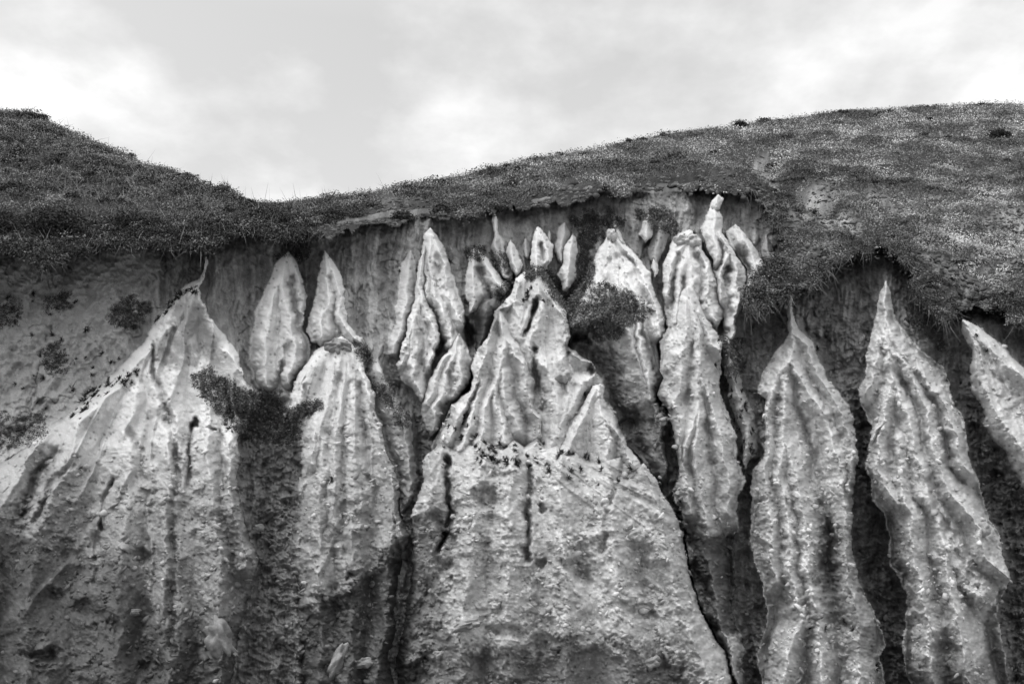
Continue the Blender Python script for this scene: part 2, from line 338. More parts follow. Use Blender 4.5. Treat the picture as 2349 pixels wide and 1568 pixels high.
# ------------------------------------------------------------------ spires and buttresses
RELK = 1.7
def spire(name, label, outline, ridges, Y, A, tone=.60, low=.42, round_=.35, creases=(), rough_k=1.0, flute=.10, nf=9.0, grp='pale eroded spires standing out of the cliff', cat='rock spire', warp=1.0, g=.8, tpow=.85, edge=0.0, stk=1.0, rel=1.0, ribk=1.0):
    pl = P(outline); rd = [P(r) for r in ridges]
    m = 60
    c0 = max(0, int((pl[:, 0].min() - m - U[0]) / ST)); c1 = min(len(U), int((pl[:, 0].max() + m - U[0]) / ST) + 1)
    r0 = max(0, int((pl[:, 1].min() - m - V[0]) / ST)); r1 = min(len(V), int((pl[:, 1].max() + m - V[0]) / ST) + 1)
    s = (slice(r0, r1), slice(c0, c1)); u, v = GU[s], GV[s]
    ap = pl[np.argmin(pl[:, 1])]; vb = pl[:, 1].max(); va = ap[1]
    k = warp * (.5 + .6 * sstep(va, va + 160, v))
    x = u + WU[s] * k + B4[s] * 5 * k; y = v + WV[s] * k * .7
    ins = inside(x, y, pl); d = seg_dist(x, y, pl, True)
    dr = np.min([seg_dist(x, y, r) for r in rd], axis=0)
    p = np.where(ins, d / (d + dr + 1e-6), 0)
    t = np.clip((v - va) / (min(vb, 1600) - va), 0, 1.15) ** tpow
    prof = (1 - round_) * p ** g + round_ * np.sin(p * math.pi / 2)
    if edge: prof = prof * (1 - edge) + edge * sstep(0, .25, p)
    Yf = Y[0] + (Y[1] - Y[0]) * t; Af = (A[0] + (A[1] - A[0]) * t) * 1.3
    ang = (u + WU[s] * .6 - ap[0]) / (v - va + 70.0)
    fl = fbm(ang * nf * 10, v * .04 + 0 * u, 10, 3, len(name) + int(ap[0]) % 50, .45)
    rib = 1 - np.minimum(np.abs(fbm((u + WU[s] * .5 - ap[0]) / (v - va + 90.0) * nf * 17, v * .05 + 0 * u, 10, 2, 5 + int(ap[0]) % 37, .4)) * 4, 1)
    fl = (fl + (rib - .5) * .45) * ribk
    fade = sstep(0, .35, p) * sstep(va + 10, va + 90, v)
    drr = np.sqrt(dr * dr + (3 + 6 * round_) ** 2) - (3 + 6 * round_)
    h = Af * prof - rel * RELK * 70 * (1 - np.exp(-drr / 70)) / 150 * (.35 + .65 * np.clip(t, 0, 1)) * sstep(0, .3, p) + fl * flute * fade * (0.5 + Af)
    for cr, w, dp in creases:
        h = h - dp * (1.5 if grp == 'pale spires high under the turf edge' else 1.0) * (.8 + .9 * B5[s]) * np.exp(-(seg_dist(u + WU[s] * 1.1 + B4[s] * 7, v + WV[s], P(cr)) / (w * (.75 + 1.2 * np.abs(B2[s])))) ** 2)
    R = np.clip(ROUGH[s] * rough_k, 0, 1.3)
    h = h + (B1[s] * .06 + B2[s] * .020 * (.4 + R) + B3[s] * .009 * (.4 + .8 * R) + B4[s] * .009 * (.3 + R) + PEB3[s] * .005 - PIT[s] * .018 - CRK[s] * .018 + R * PATCH[s] * (PEB[s] * .018 + PEB3[s] * .009 + BLK[s] * .05 + (RDG[s] - .5) * .05 + (RDG2[s] - .5) * .006 + LED[s] * .018 + B4[s] * .012)) * sstep(0, .12, p)
    Ys = Yf + Af - h + HOL[s]
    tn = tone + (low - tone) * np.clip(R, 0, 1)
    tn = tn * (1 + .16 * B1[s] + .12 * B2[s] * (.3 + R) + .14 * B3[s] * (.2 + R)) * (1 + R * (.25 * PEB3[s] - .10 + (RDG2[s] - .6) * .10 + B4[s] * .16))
    tn = tn * (1 - .42 * sstep(.26, .0, p) * (1 - .2 * R))       # tone gets darker towards the outline of each spire
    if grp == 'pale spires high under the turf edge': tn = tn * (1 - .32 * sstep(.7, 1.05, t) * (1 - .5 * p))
    if name == 'rock_buttress' and ap[0] < 600: tn = tn * (1 - .14 * sstep(260, 40, u + (v - 1000) * .15))
    tn = tn * (1 + (STAIN_SHADE[s] - 1) * stk) * (1 - .5 * PIT[s])
    DMIN[s] = np.minimum(DMIN[s], np.where(ins, 0, d))
    mask = ins[:-1, :-1] & ins[1:, :-1] & ins[:-1, 1:] & ins[1:, 1:]
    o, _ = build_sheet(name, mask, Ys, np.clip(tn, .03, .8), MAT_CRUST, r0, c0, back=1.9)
    tag(o, label, cat, grp)
    NAMES.append(label); i = len(NAMES) - 1
    zb = ZB[s]; w = ins & (Ys < zb); zb[w] = Ys[w]; ID[s][w] = i; TNB[s][w] = tn[w]
    return o

S = spire
G_UP = 'pale spires high under the turf edge'; G_LO = 'tall ribbed buttresses reaching down the cliff'
# --- upper tier
S('rock_spire', 'smooth pale spire creased near its foot, just left of its sharply pointed twin', "661,576 640,596 626,610 608,662 590,705 574,758 571,800 570,835 585,852 583,884 608,904 640,912 662,906 680,872 702,850 711,820 714,790 700,752 702,715 706,680 690,640 680,600",
  ["660,580 648,640 655,690 668,740 672,800 664,880", "648,640 625,700 610,780 612,890", "668,592 680,640 690,690 698,740"], (16.95, 16.25), (.12, .62), .66, .62, .6, [("655,794 652,850 637,902", 6, .16), ("668,640 676,690 690,740", 6, .12)], .3, .08, grp=G_UP)
S('rock_spire', 'smooth pale sharply pointed spire standing on top of the broad ribbed buttress', "742,571 732,612 721,648 715,704 706,765 712,786 740,800 800,812 834,800 826,772 812,748 796,700 788,640 762,598",
  ["743,575 748,620 745,680 735,770", "750,600 772,650 785,720 812,775"], (16.95, 16.2), (.1, .55), .66, .62, .6, [("752,640 760,700 790,780", 5, .1)], .3, .08, grp=G_UP)
S('rock_spire', 'tall narrow pale spire forming the left edge of the fluted cluster with the arched hollow', "944,570 930,596 915,612 912,675 904,715 884,768 888,806 912,822 925,800 938,760 950,700 962,650 958,600",
  ["945,578 940,630 928,700 915,760 900,805"], (17.2, 16.6), (.1, .4), .60, .5, .5, [], .3, .06, grp=G_UP)
S('rock_spire', 'tall pale spire right of the fluted cluster centre, its foot above the dark cave', "986,520 970,538 968,580 974,620 972,660 985,710 1000,750 1012,800 1040,812 1072,806 1060,762 1077,738 1062,684 1042,632 1031,603 1024,566 1003,536",
  ["988,526 1010,575 1022,620 1030,670 1050,720 1062,744", "988,540 990,600 1000,660 1020,720 1036,790", "990,560 980,620 984,680"], (17.1, 16.3), (.15, .6), .66, .56, .45, [("1011,590 1005,640 1016,690", 6, .1), ("1025,660 1036,710 1040,770", 6, .08)], .35, .10, grp=G_UP)
S('rock_spire', 'slim pale spire in the middle of the fluted cluster, left of the arched hollow', "977,558 962,606 958,650 946,693 930,747 918,800 908,832 918,868 944,896 966,930 982,915 992,870 1000,820 1006,770 1000,732 988,690 978,650 981,610",
  ["977,563 968,620 964,676 948,735 940,800 948,860 966,915", "966,676 984,720 992,770 985,840", "955,720 932,780 920,830"], (16.9, 15.95), (.12, .6), .66, .54, .4, [("962,760 960,820 958,870", 6, .10), ("978,740 975,800 972,850", 5, .08)], .4, .10, grp=G_UP)
S('rock_spire', 'lower grey bellied lobe of the fluted cluster beside the dark cave', "1052,762 1036,792 1014,826 990,862 972,905 964,942 972,985 986,1004 1010,992 1024,955 1052,908 1072,872 1086,826 1072,790",
  ["1052,768 1040,830 1020,880 1000,940 992,990", "1055,800 1058,860 1040,900", "1030,815 1000,870 980,930"], (16.3, 15.7), (.15, .6), .58, .44, .5, [("1045,840 1030,900", 6, .07)], .8, .08, grp=G_UP)
S('rock_spire', 'short pale spire with a small dark moss cap, above the dark rock boss', "1087,566 1074,594 1068,632 1069,675 1084,722 1100,716 1113,697 1150,676 1160,657 1145,628 1121,592 1102,573",
  ["1087,570 1085,620 1090,660 1088,712", "1100,578 1120,620 1145,662"], (17.0, 16.6), (.1, .45), .66, .6, .4, [("1100,610 1115,650 1128,680", 5, .1)], .3, .07, grp=G_UP)
S('rock_boss', 'dark grey overhanging rock boss below the moss capped short spire', "1092,700 1150,672 1140,720 1128,770 1118,800 1100,822 1088,800 1090,750", ["1120,690 1112,750 1104,800"], (16.8, 16.8), (.2, .3), .26, .22, .6, [], .5, .05, grp=G_UP, cat='rock')
S('rock_spire', 'slender pale spire with a thin crooked neck right under the turf overhang', "1133,490 1125,508 1132,542 1127,574 1140,603 1150,638 1169,655 1176,630 1166,585 1162,556 1142,530 1143,498",
  ["1134,494 1137,540 1145,580 1160,640"], (17.3, 16.9), (.08, .4), .62, .6, .55, [("1150,560 1156,600 1168,630", 4, .08)], .2, .05, grp=G_UP)
S('rock_spire', 'small pale almond shaped spire touching the right side of the crooked neck spire', "1171,547 1163,580 1170,620 1182,642 1192,636 1201,612 1195,581 1184,562", ["1172,551 1180,590 1184,632"], (17.2, 16.9), (.08, .35), .62, .6, .55, [], .2, .05, grp=G_UP)
S('rock_spire', 'faint low grey spire between the almond shaped spire and the broad leaning one', "1204,540 1199,560 1204,590 1212,600 1220,575 1216,556", ["1205,545 1209,590"], (17.6, 17.4), (.05, .2), .42, .4, .6, [], .2, .03, grp=G_UP)
S('rock_spire', 'white two ridged spire directly above the moss topped peak', "1229,516 1220,540 1219,578 1213,603 1220,622 1240,628 1262,621 1273,592 1275,563 1257,542 1240,522",
  ["1229,520 1230,560 1232,615", "1233,528 1252,560 1260,600"], (17.3, 16.8), (.1, .4), .68, .62, .45, [("1243,560 1246,600", 5, .1)], .2, .05, grp=G_UP)
S('rock_spire', 'tiny thorn shaped pale spire beside the white two ridged one', "1260,521 1253,540 1258,560 1266,564 1268,545", ["1260,524 1262,558"], (17.6, 17.4), (.05, .18), .5, .5, .5, [], .2, .03, grp=G_UP)
S('rock_spire', 'greyish blunt spire behind and left of the long white finger spire', "1298,506 1279,520 1274,566 1281,600 1296,612 1306,570 1306,530", ["1298,510 1291,550 1290,600"], (17.5, 17.2), (.08, .3), .45, .42, .6, [], .2, .05, grp=G_UP)
S('rock_spire', 'long white finger spire left of the strip of dark creeping plants', "1310,531 1295,567 1294,603 1283,632 1290,664 1308,664 1327,636 1326,578 1320,542", ["1311,535 1309,590 1304,655"], (17.2, 16.8), (.08, .4), .64, .6, .5, [], .2, .05, grp=G_UP)
S('rock_spire', 'dark edged blade of rock leaning behind the tip of the great pale cone', "1410,505 1404,520 1418,556 1436,566 1442,560 1424,528", ["1410,507 1432,556"], (17.0, 16.8), (.05, .2), .5, .5, .4, [], .2, .02, grp=G_UP)
S('rock_spire', 'great pale cone with a knobbly head and many flutes, above the plant covered mound', "1402,524 1385,549 1364,585 1353,632 1326,672 1320,740 1400,790 1440,900 1470,940 1500,940 1518,930 1519,860 1516,785 1534,768 1529,738 1508,682 1493,624 1454,570 1436,556 1414,540",
  ["1403,526 1400,570 1392,630 1372,690", "1403,560 1410,620 1420,700", "1406,560 1430,620 1455,690 1470,760 1480,840 1500,920", "1414,545 1450,590 1480,650 1505,710 1520,765"],
  (16.85, 15.9), (.15, .75), .66, .45, .45, [("1396,600 1385,650", 6, .08), ("1420,590 1440,650 1455,720", 7, .1), ("1440,580 1470,640 1492,720", 6, .1), ("1470,740 1490,790 1500,850", 7, .15)], .5, .10, grp=G_UP)
S('rock_spire', 'blunt pale knob peeping out from under creeping plants high in the alcove', "1486,490 1473,508 1462,536 1478,560 1492,540 1500,512", ["1486,494 1482,520 1478,550"], (17.1, 16.9), (.12, .3), .6, .55, .6, [], .2, .04, grp=G_UP)
S('rock_spire', 'wide dull grey spire right of the blunt knob, below the creeping plants', "1510,506 1494,530 1484,565 1490,590 1508,622 1526,580 1545,535 1530,512", ["1510,510 1508,560 1507,612"], (17.3, 17.0), (.1, .3), .42, .36, .6, [], .3, .05, grp=G_UP)
S('rock_spire', 'small narrow pale fin in the dark cleft between the two biggest upper cones', "1501,592 1493,617 1504,644 1514,622 1512,608", ["1501,596 1504,638"], (17.0, 16.8), (.05, .2), .55, .5, .4, [], .2, .03, grp=G_UP)
S('rock_spire', 'pale cone with a rough boulder like head, left of the long necked spire', "1583,526 1560,534 1550,544 1539,567 1523,610 1519,657 1521,711 1532,745 1560,770 1640,770 1660,720 1650,670 1634,622 1626,603 1611,572 1612,549 1600,532",
  ["1583,540 1580,580 1560,640 1550,740", "1583,580 1590,640 1590,740", "1600,570 1620,640 1640,740", "1575,560 1545,600 1530,680"], (16.8, 16.1), (.3, .6), .64, .55, .45, [("1560,590 1545,650 1540,710", 6, .1), ("1600,590 1604,650 1608,700", 7, .12), ("1572,640 1570,700", 5, .08)], .4, .09, grp=G_UP)
S('rock_spire', 'tallest upper spire with a long pale neck rising to the turf edge', "1648,445 1634,459 1629,477 1622,495 1612,525 1618,567 1629,606 1640,660 1658,740 1652,775 1668,786 1681,776 1686,740 1699,696 1711,653 1709,624 1692,575 1666,535 1663,506 1655,478 1665,455",
  ["1648,450 1644,500 1642,560 1640,600", "1655,540 1680,575 1690,620 1685,700 1675,775", "1680,575 1660,600 1650,640 1656,690"], (17.0, 16.1), (.15, .6), .62, .58, .5, [("1660,560 1652,590 1640,620", 5, .08), ("1668,610 1662,660 1672,720", 6, .16), ("1640,478 1655,480", 4, .1)], .3, .07, grp=G_UP)
S('rock_spire', 'pale curved spire right of the long necked one, pressed against the dark turf bank', "1690,512 1668,530 1675,560 1692,580 1708,615 1712,655 1715,672 1734,655 1756,630 1764,610 1749,588 1727,560 1706,530",
  ["1692,518 1708,550 1730,590 1738,620 1722,662", "1738,600 1758,612"], (17.1, 16.5), (.12, .5), .66, .6, .5, [("1700,570 1718,610 1722,640", 6, .12)], .2, .06, grp=G_UP)
S('rock_spire', 'faint grey spire at the right end of the alcove, half merged with the wall', "1757,532 1748,556 1742,572 1752,590 1768,606 1775,590 1771,563", ["1757,537 1758,570 1766,596"], (17.3, 17.1), (.08, .25), .42, .4, .5, [], .2, .04, grp=G_UP)

# --- big lower tier
S('rock_buttress', 'broadest buttress filling the lower left, pale fluted shoulders below a thin white neck', "470,578 464,610 452,640 430,648 405,672 370,712 345,742 320,792 285,825 250,852 205,908 155,942 115,972 62,1018 -10,1060 -120,1130 -200,1250 -560,1330 -560,1960 532,1960 532,1568 540,1490 562,1400 578,1328 592,1274 566,1206 549,1130 543,1022 560,960 590,906 563,870 541,800 520,770 490,740 474,700 458,662 468,625 478,600",
  ["470,582 460,640 440,700 425,760 405,830 395,880 388,940", "455,668 475,720 500,780 540,840 585,900", "420,720 360,790 350,860 365,930", "440,790 455,870 470,930 475,1000", "345,800 290,860 230,930 180,970", "388,940 390,1040 385,1200 380,1500 380,1930",
   "300,900 305,1000 290,1120 270,1400 260,1930", "475,1000 480,1100 500,1200 505,1400 500,1930", "180,970 150,1060 90,1200 60,1400 60,1930", "90,1010 40,1100 -60,1250 -120,1930", "525,1010 525,1110 545,1200 560,1300"],
  (16.7, 14.1), (.10, 1.15), .66, .29, .35, [("349,794 360,866 385,934 396,988 402,1060 407,1130", 7, .22), ("300,985 322,1030 325,1090", 7, .10), ("440,985 432,1050 428,1110", 6, .16), ("262,1098 240,1140 236,1210", 6, .16), ("505,990 510,1060 520,1120", 6, .12),
   ("120,1035 80,1090 40,1180", 9, .22), ("165,1050 115,1120 80,1200", 9, .20), ("400,1130 395,1200 400,1280 397,1400 390,1500", 8, .16), ("225,1230 215,1330", 8, .12)], 1.0, .14, 7.0, grp=G_LO, cat='rock buttress', tpow=.8, edge=.3)
S('rock_buttress', 'narrow shadowed rib squeezed behind the right side of the second buttress', "865,800 900,900 935,958 950,1015 954,1090 946,1145 930,1195 912,1150 890,1060 860,960 850,860", ["875,850 915,950 930,1030 934,1110 930,1180"], (16.3, 15.9), (.2, .5), .46, .42, .4, [], .7, .08, grp=G_LO, cat='rock buttress')
S('rock_buttress', 'second buttress from the left with radiating ribs and a dark undercut foot', "785,768 752,782 722,802 700,832 680,860 664,900 657,934 668,956 688,985 690,1040 684,1148 671,1206 665,1292 672,1346 680,1400 670,1960 908,1960 905,1400 930,1325 937,1224 927,1190 924,1148 906,1100 893,1060 884,1010 872,960 862,900 838,842 822,792",
  ["786,775 778,820 755,880 735,940 720,1000 715,1060", "790,800 800,870 812,950 815,1040 810,1200 800,1500 800,1930", "800,810 830,860 855,930 872,1010 890,1080 912,1160 920,1230", "735,940 740,1050 735,1200 735,1500 735,1930", "760,880 770,960 765,1060 770,1200", "715,840 685,900 672,940", "912,1160 895,1300 870,1500 870,1930"],
  (16.3, 14.5), (.18, 1.0), .66, .35, .35, [("775,860 765,940 760,1010", 7, .10), ("800,880 790,950 785,1030", 6, .08), ("825,880 840,960 850,1030", 7, .10), ("795,1040 780,1100", 8, .08), ("700,880 700,930 712,960", 6, .08)], 1.0, .14, 8.0, grp=G_LO, cat='rock buttress', edge=.3)
S('rock_buttress', 'plant topped mound with a dark hollowed flank right of the moss topped peak', "1395,662 1350,664 1318,680 1300,712 1300,745 1312,800 1330,860 1370,900 1405,960 1440,1020 1478,1062 1510,1120 1532,1150 1536,1130 1529,1076 1521,1010 1526,960 1521,930 1496,880 1478,812 1484,760 1492,722 1460,700 1440,676",
  ["1395,668 1400,720 1440,760 1455,801 1472,855 1490,910 1518,965 1508,1010 1525,1090", "1400,720 1350,735 1315,745"], (16.2, 16.0), (.5, .75), .50, .42, .3, [("1498,975 1504,1010 1515,1060", 6, .08)], .9, .10, grp=G_LO, cat='rock buttress', tpow=1.0, g=.6)
S('rock_buttress', 'moss topped peak with a dark split down its face, centre of the cliff', "1230,612 1205,622 1179,642 1167,672 1146,693 1136,708 1130,760 1110,800 1090,850 1075,960 1060,1060 1080,1150 1270,1160 1400,1150 1440,1050 1425,1000 1412,945 1390,912 1384,872 1368,858 1356,825 1335,804 1308,792 1310,762 1299,732 1295,695 1272,660 1255,632",
  ["1232,620 1238,660 1239,711 1226,760 1215,800", "1236,650 1270,690 1290,740 1300,790 1290,850 1300,921 1280,1000", "1190,650 1170,700 1190,745 1200,770", "1215,800 1240,830 1262,850 1270,906 1280,950 1270,1040", "1310,800 1350,830 1365,852 1330,880 1300,950", "1176,690 1145,705 1140,760"],
  (16.3, 15.0), (.3, .8), .60, .50, .3, [("1237,690 1222,720 1205,770", 7, .2), ("1230,801 1227,882 1244,940", 9, .30), ("1285,840 1290,900", 8, .1)], 1.2, .08, grp=G_LO, cat='rock buttress')
S('rock_spire', 'sharp ribbed pyramid in front of the moss topped peak, running down to the ledge', "1148,706 1137,712 1133,728 1124,764 1110,793 1096,802 1086,824 1080,848 1070,897 1044,916 1030,944 1014,976 996,1016 985,1045 975,1120 990,1170 1100,1190 1240,1180 1262,1100 1258,1010 1248,996 1236,950 1227,920 1221,870 1209,828 1194,776 1170,740",
  ["1146,712 1156,755 1161,792 1144,842 1137,884 1112,950 1095,1020", "1161,776 1194,837 1209,900 1225,950 1243,1000", "1140,728 1119,804 1098,852 1066,936 1035,1010", "1152,850 1162,912 1188,990", "1137,884 1150,960 1155,1020", "1100,870 1085,950 1060,1030"],
  (16.0, 14.7), (.15, .95), .62, .56, .15, [("1112,840 1085,920 1060,990", 6, .08), ("1150,900 1148,980", 7, .06), ("1180,860 1195,930 1210,990", 7, .08), ("1125,860 1118,920", 6, .07)], .8, .08, 10, grp=G_LO, g=.9, tpow=.7, rel=1.5, ribk=.5)
S('rock_spire', 'pointed sub peak with a hooked tip on the right shoulder of the central buttress', "1376,877 1355,883 1342,915 1326,942 1299,972 1280,1002 1262,1050 1265,1150 1330,1200 1480,1190 1490,1120 1470,1060 1440,1012 1420,976 1412,942 1391,912 1389,884",
  ["1374,882 1378,930 1385,980 1395,1040 1400,1090", "1368,890 1345,950 1310,1010 1290,1050", "1385,960 1425,1010 1455,1070"], (15.5, 14.5), (.15, .8), .58, .52, .3, [("1350,970 1330,1030", 7, .06)], .9, .08, grp=G_LO, g=.9)
S('rock_buttress', 'huge central lower buttress under the plant dotted ledge, split by a vertical crack', "1110,1012 1095,1002 1084,1020 1062,1012 1040,1024 1012,1010 985,1038 970,1058 964,1100 948,1150 942,1200 946,1260 942,1340 925,1400 905,1568 900,1960 1760,1960 1725,1680 1683,1568 1672,1515 1645,1455 1614,1390 1592,1332 1580,1280 1566,1222 1550,1190 1528,1150 1500,1096 1480,1060 1455,1075 1430,1040 1380,1060 1340,1052 1318,1030 1300,1040 1280,1018 1255,1024 1235,1004 1205,1026 1180,1008 1150,1022",
  ["985,1045 990,1100 975,1160 985,1210 1000,1260", "1100,1020 1100,1100 1080,1250 1060,1500 1060,1930", "1180,1040 1170,1150 1170,1300 1160,1500 1160,1930", "1290,1050 1290,1150 1300,1350 1300,1550 1300,1930", "1400,1060 1400,1180 1420,1350 1440,1550 1460,1930",
   "1478,1065 1500,1160 1530,1260 1560,1380 1600,1500 1640,1600 1680,1930"], (14.95, 13.75), (.45, 1.2), .56, .45, .45, [("1028,1050 1026,1110 1034,1180 1010,1260", 8, .40), ("1213,1075 1217,1130 1208,1180 1212,1230 1206,1280", 7, .28), ("1440,1050 1420,1100 1400,1150", 8, .12), ("1395,1170 1390,1230 1380,1270", 8, .12), ("1100,1120 1110,1200", 10, .08)],
  1.15, .06, 4.0, grp=G_LO, cat='rock buttress', tpow=.6, edge=.45)
S('rock_buttress', 'mossy knobbly rib hugging the right side of the column with the flat notched foot', "1660,770 1648,790 1650,830 1670,880 1680,940 1700,1000 1710,1060 1712,1100 1722,1060 1738,1010 1736,966 1716,912 1702,858 1698,800 1680,775", ["1668,785 1680,850 1700,920 1715,980 1714,1070"], (16.3, 15.9), (.2, .5), .40, .36, .4, [], 1.3, .06, grp=G_LO, cat='rock buttress')
S('rock_buttress', 'grey column right of the central buttress, ending in a dark notched foot', "1580,655 1562,668 1556,690 1546,714 1532,750 1521,780 1520,806 1517,856 1517,910 1530,944 1536,984 1552,1040 1555,1080 1543,1138 1560,1192 1572,1222 1586,1292 1604,1364 1647,1454 1683,1568 1700,1960 1730,1960 1712,1600 1701,1480 1684,1392 1688,1330 1687,1250 1701,1220 1695,1177 1692,1138 1711,1105 1709,1076 1696,1030 1672,940 1655,880 1652,840 1658,792 1648,776 1622,732 1608,689 1596,664",
  ["1580,662 1592,720 1602,790 1602,850 1596,930 1600,1010 1605,1100 1612,1190 1630,1300 1660,1420 1700,1600 1715,1930", "1575,690 1572,760 1560,840 1550,920 1556,1000 1575,1100 1580,1180", "1602,850 1630,930 1655,1000 1675,1080 1670,1180", "1602,720 1630,790 1650,810", "1596,930 1580,1000 1570,1060"],
  (16.1, 14.9), (.3, .9), .60, .52, .3, [("1582,790 1576,860 1570,920", 6, .08), ("1618,900 1625,980 1640,1060", 8, .12), ("1560,1010 1580,1100", 6, .06), ("1640,1240 1620,1290", 10, .1)], 1.1, .10, 8, grp=G_LO, cat='rock buttress', tpow=.75, rel=1.5, ribk=.5)
S('rock_buttress', 'two legged column with a thin white neck, third from the right', "1809,667 1800,690 1800,722 1802,768 1784,805 1756,848 1738,902 1756,918 1752,963 1752,990 1747,1040 1722,1090 1718,1141 1727,1220 1734,1292 1748,1364 1765,1408 1750,1458 1732,1505 1744,1568 1740,1960 2060,1960 2032,1568 2018,1512 2031,1480 2026,1444 2007,1408 1986,1346 1968,1292 1956,1220 1961,1166 1967,1094 1964,1040 1955,984 1950,956 1936,912 1910,884 1892,840 1871,801 1862,784 1826,750 1817,711 1815,671",
  ["1809,672 1811,740 1814,790 1815,825", "1815,825 1788,858 1770,910 1760,960 1762,1040 1755,1120 1770,1220 1775,1330", "1815,825 1838,876 1863,916 1890,950 1905,1010 1930,1090 1940,1180", "1812,765 1850,795 1875,850 1905,905 1930,950 1948,1020 1950,1120", "1800,860 1800,940 1800,1010 1825,1090 1846,1200 1855,1290 1865,1370 1880,1450 1885,1568 1885,1930",
   "1800,1010 1790,1100 1812,1220 1815,1320 1840,1420 1810,1500 1800,1568 1800,1930", "1940,1180 1945,1290 1960,1370 1975,1450 1975,1568 1975,1930"],
  (16.4, 14.6), (.14, 1.0), .62, .56, .15, [("1812,860 1830,940 1850,1010 1870,1080", 8, .12), ("1855,860 1890,930 1910,1000", 7, .08), ("1880,1000 1870,1100 1900,1220", 12, .12), ("1895,1210 1900,1300 1892,1380 1912,1430", 22, .2), ("1760,1250 1770,1340 1790,1380", 12, .18), ("1785,880 1775,950", 6, .06)],
  1.1, .09, 9, grp=G_LO, cat='rock buttress', g=.85, tpow=.8, rel=1.75, ribk=.35)
S('rock_buttress', 'wide fan shaped column sweeping right, second from the right, under the hanging plants', "2031,640 2014,672 2012,700 2006,735 2000,770 1990,820 1980,850 1964,886 1970,930 1996,975 1990,1030 1986,1072 2000,1115 2000,1148 2022,1177 2036,1220 2043,1292 2065,1328 2083,1364 2078,1408 2064,1454 2068,1508 2090,1568 2100,1960 2420,1960 2345,1700 2312,1568 2308,1526 2300,1472 2296,1400 2308,1350 2306,1300 2292,1242 2275,1184 2252,1130 2232,1076 2224,987 2214,956 2188,927 2174,887 2170,855 2130,819 2088,779 2066,747 2048,718 2044,675",
  ["2030,648 2029,700 2028,740 2036,790 2043,850 2038,905 2028,955 2015,1020 2020,1090 2060,1160", "2029,735 2065,812 2115,866 2165,927 2195,1000 2215,1080", "2040,800 2087,860 2120,940 2145,1020 2160,1100 2200,1150 2242,1206 2262,1274 2300,1320", "2043,870 2080,960 2100,1050 2126,1130 2169,1228 2205,1292 2255,1370", "2020,780 2005,850 1985,900", "2060,1010 2070,1100 2085,1200 2110,1320 2130,1450 2140,1568 2150,1930", "2169,1228 2180,1350 2200,1450 2230,1568 2270,1930", "2028,955 2000,1010"],
  (16.4, 14.5), (.14, 1.05), .62, .56, .15, [("2048,850 2075,900 2110,960 2130,1040", 8, .12), ("2085,820 2120,890 2160,960 2180,1050", 8, .12), ("2125,1100 2150,1170 2187,1256 2245,1350", 10, .24), ("2035,960 2050,1050 2080,1130", 9, .10), ("2165,1060 2200,1110", 8, .1)],
  1.1, .10, 8, grp=G_LO, cat='rock buttress', g=.85, tpow=.8, rel=1.75, ribk=.35)
S('rock_buttress', 'pebbly pale buttress cut off by the right edge of the picture', "2205,730 2200,760 2222,804 2216,862 2221,891 2250,934 2258,970 2290,1020 2330,1090 2380,1200 2450,1300 2880,1300 2880,800 2500,860 2420,845 2349,838 2317,802 2278,776 2242,747",
  ["2212,738 2232,790 2238,860 2280,930 2330,1010 2400,1120", "2235,770 2300,830 2380,890 2500,960 2680,1020"], (16.1, 15.1), (.35, .9), .60, .52, .4, [], 1.1, .08, edge=.35, grp=G_LO, cat='rock buttress', tpow=.7)

HILLP = [(-330, 190, 27.), (0, 243, 25.), (250, 330, 22.), (450, 405, 20.5), (600, 455, 19.8), (800, 434, 20.5), (1050, 391, 22.5), (1300, 341, 25.5), (1600, 284, 29.), (2000, 237, 33.), (2349, 223, 35.), (2650, 212, 36.),
 (-330, 600, 15.2), (0, 588, 15.4), (110, 600, 15.3), (330, 566, 16.3), (540, 545, 16.6), (720, 530, 16.7), (900, 505, 16.8), (1060, 490, 17.0), (1230, 470, 17.1), (1385, 428, 17.3), (1590, 440, 17.3), (1700, 434, 17.3), (1790, 530, 16.8),
 (1770, 602, 16.3), (1712, 690, 15.9), (1830, 674, 15.9), (1960, 597, 16.1), (2090, 635, 16.1), (2130, 730, 15.8), (2240, 718, 16.2), (2349, 738, 16.2), (2650, 770, 16.0),
 (0, 420, 19.), (300, 460, 18.8), (600, 500, 18.3), (1000, 440, 19.4), (1500, 370, 22.5), (1800, 420, 21.), (2000, 350, 25.), (2300, 350, 26.), (2000, 500, 18.6), (2300, 520, 18.8), (2250, 640, 17.0), (1900, 560, 16.9), (2600, 600, 17.5), (2600, 350, 26.)]
HILLY = idw(GU, GV, HILLP, 3.2)
# the wall swells towards the foot and flanks of every spire, so they grow out of it
wallY = wallY - .20 * np.exp(-DMIN / 30.0) * sstep(820, 1050, GV)
wallY = wallY - .20 * np.exp(-DMIN / 13.0) * sstep(600, 720, GV + 60 * B1)
wtone = wtone + .05 * np.exp(-DMIN / 9.0)
sdr = seg_dist(GU, GV, RIM) * np.where(inside(GU, GV, np.concatenate([P("-560,60 2900,60"), RIM])), 1, -1)
wallY = wallY + sstep(-45, -4, sdr) * np.maximum(0, HILLY + .30 - wallY)
wtone = wtone * (1 - .6 * sstep(-34, -8, sdr + B4 * 12))       # soil horizon under the turf, with overhang shade painted into its tone
r0 = int((380 - V[0]) / ST)
full = np.ones((len(V) - 1 - r0, len(U) - 1), bool)
cellu, cellv = GU[r0:-1, :-1], GV[r0:-1, :-1]
full &= ~(inside(cellu, cellv, np.concatenate([P("-560,100 2900,100"), RIM])) & (seg_dist(cellu, cellv, RIM) > 26))
wall, _ = build_sheet('cliff_face', full, wallY[r0:], np.clip(wtone[r0:], .03, .5), MAT_EARTH, r0, 0, back=3.0)
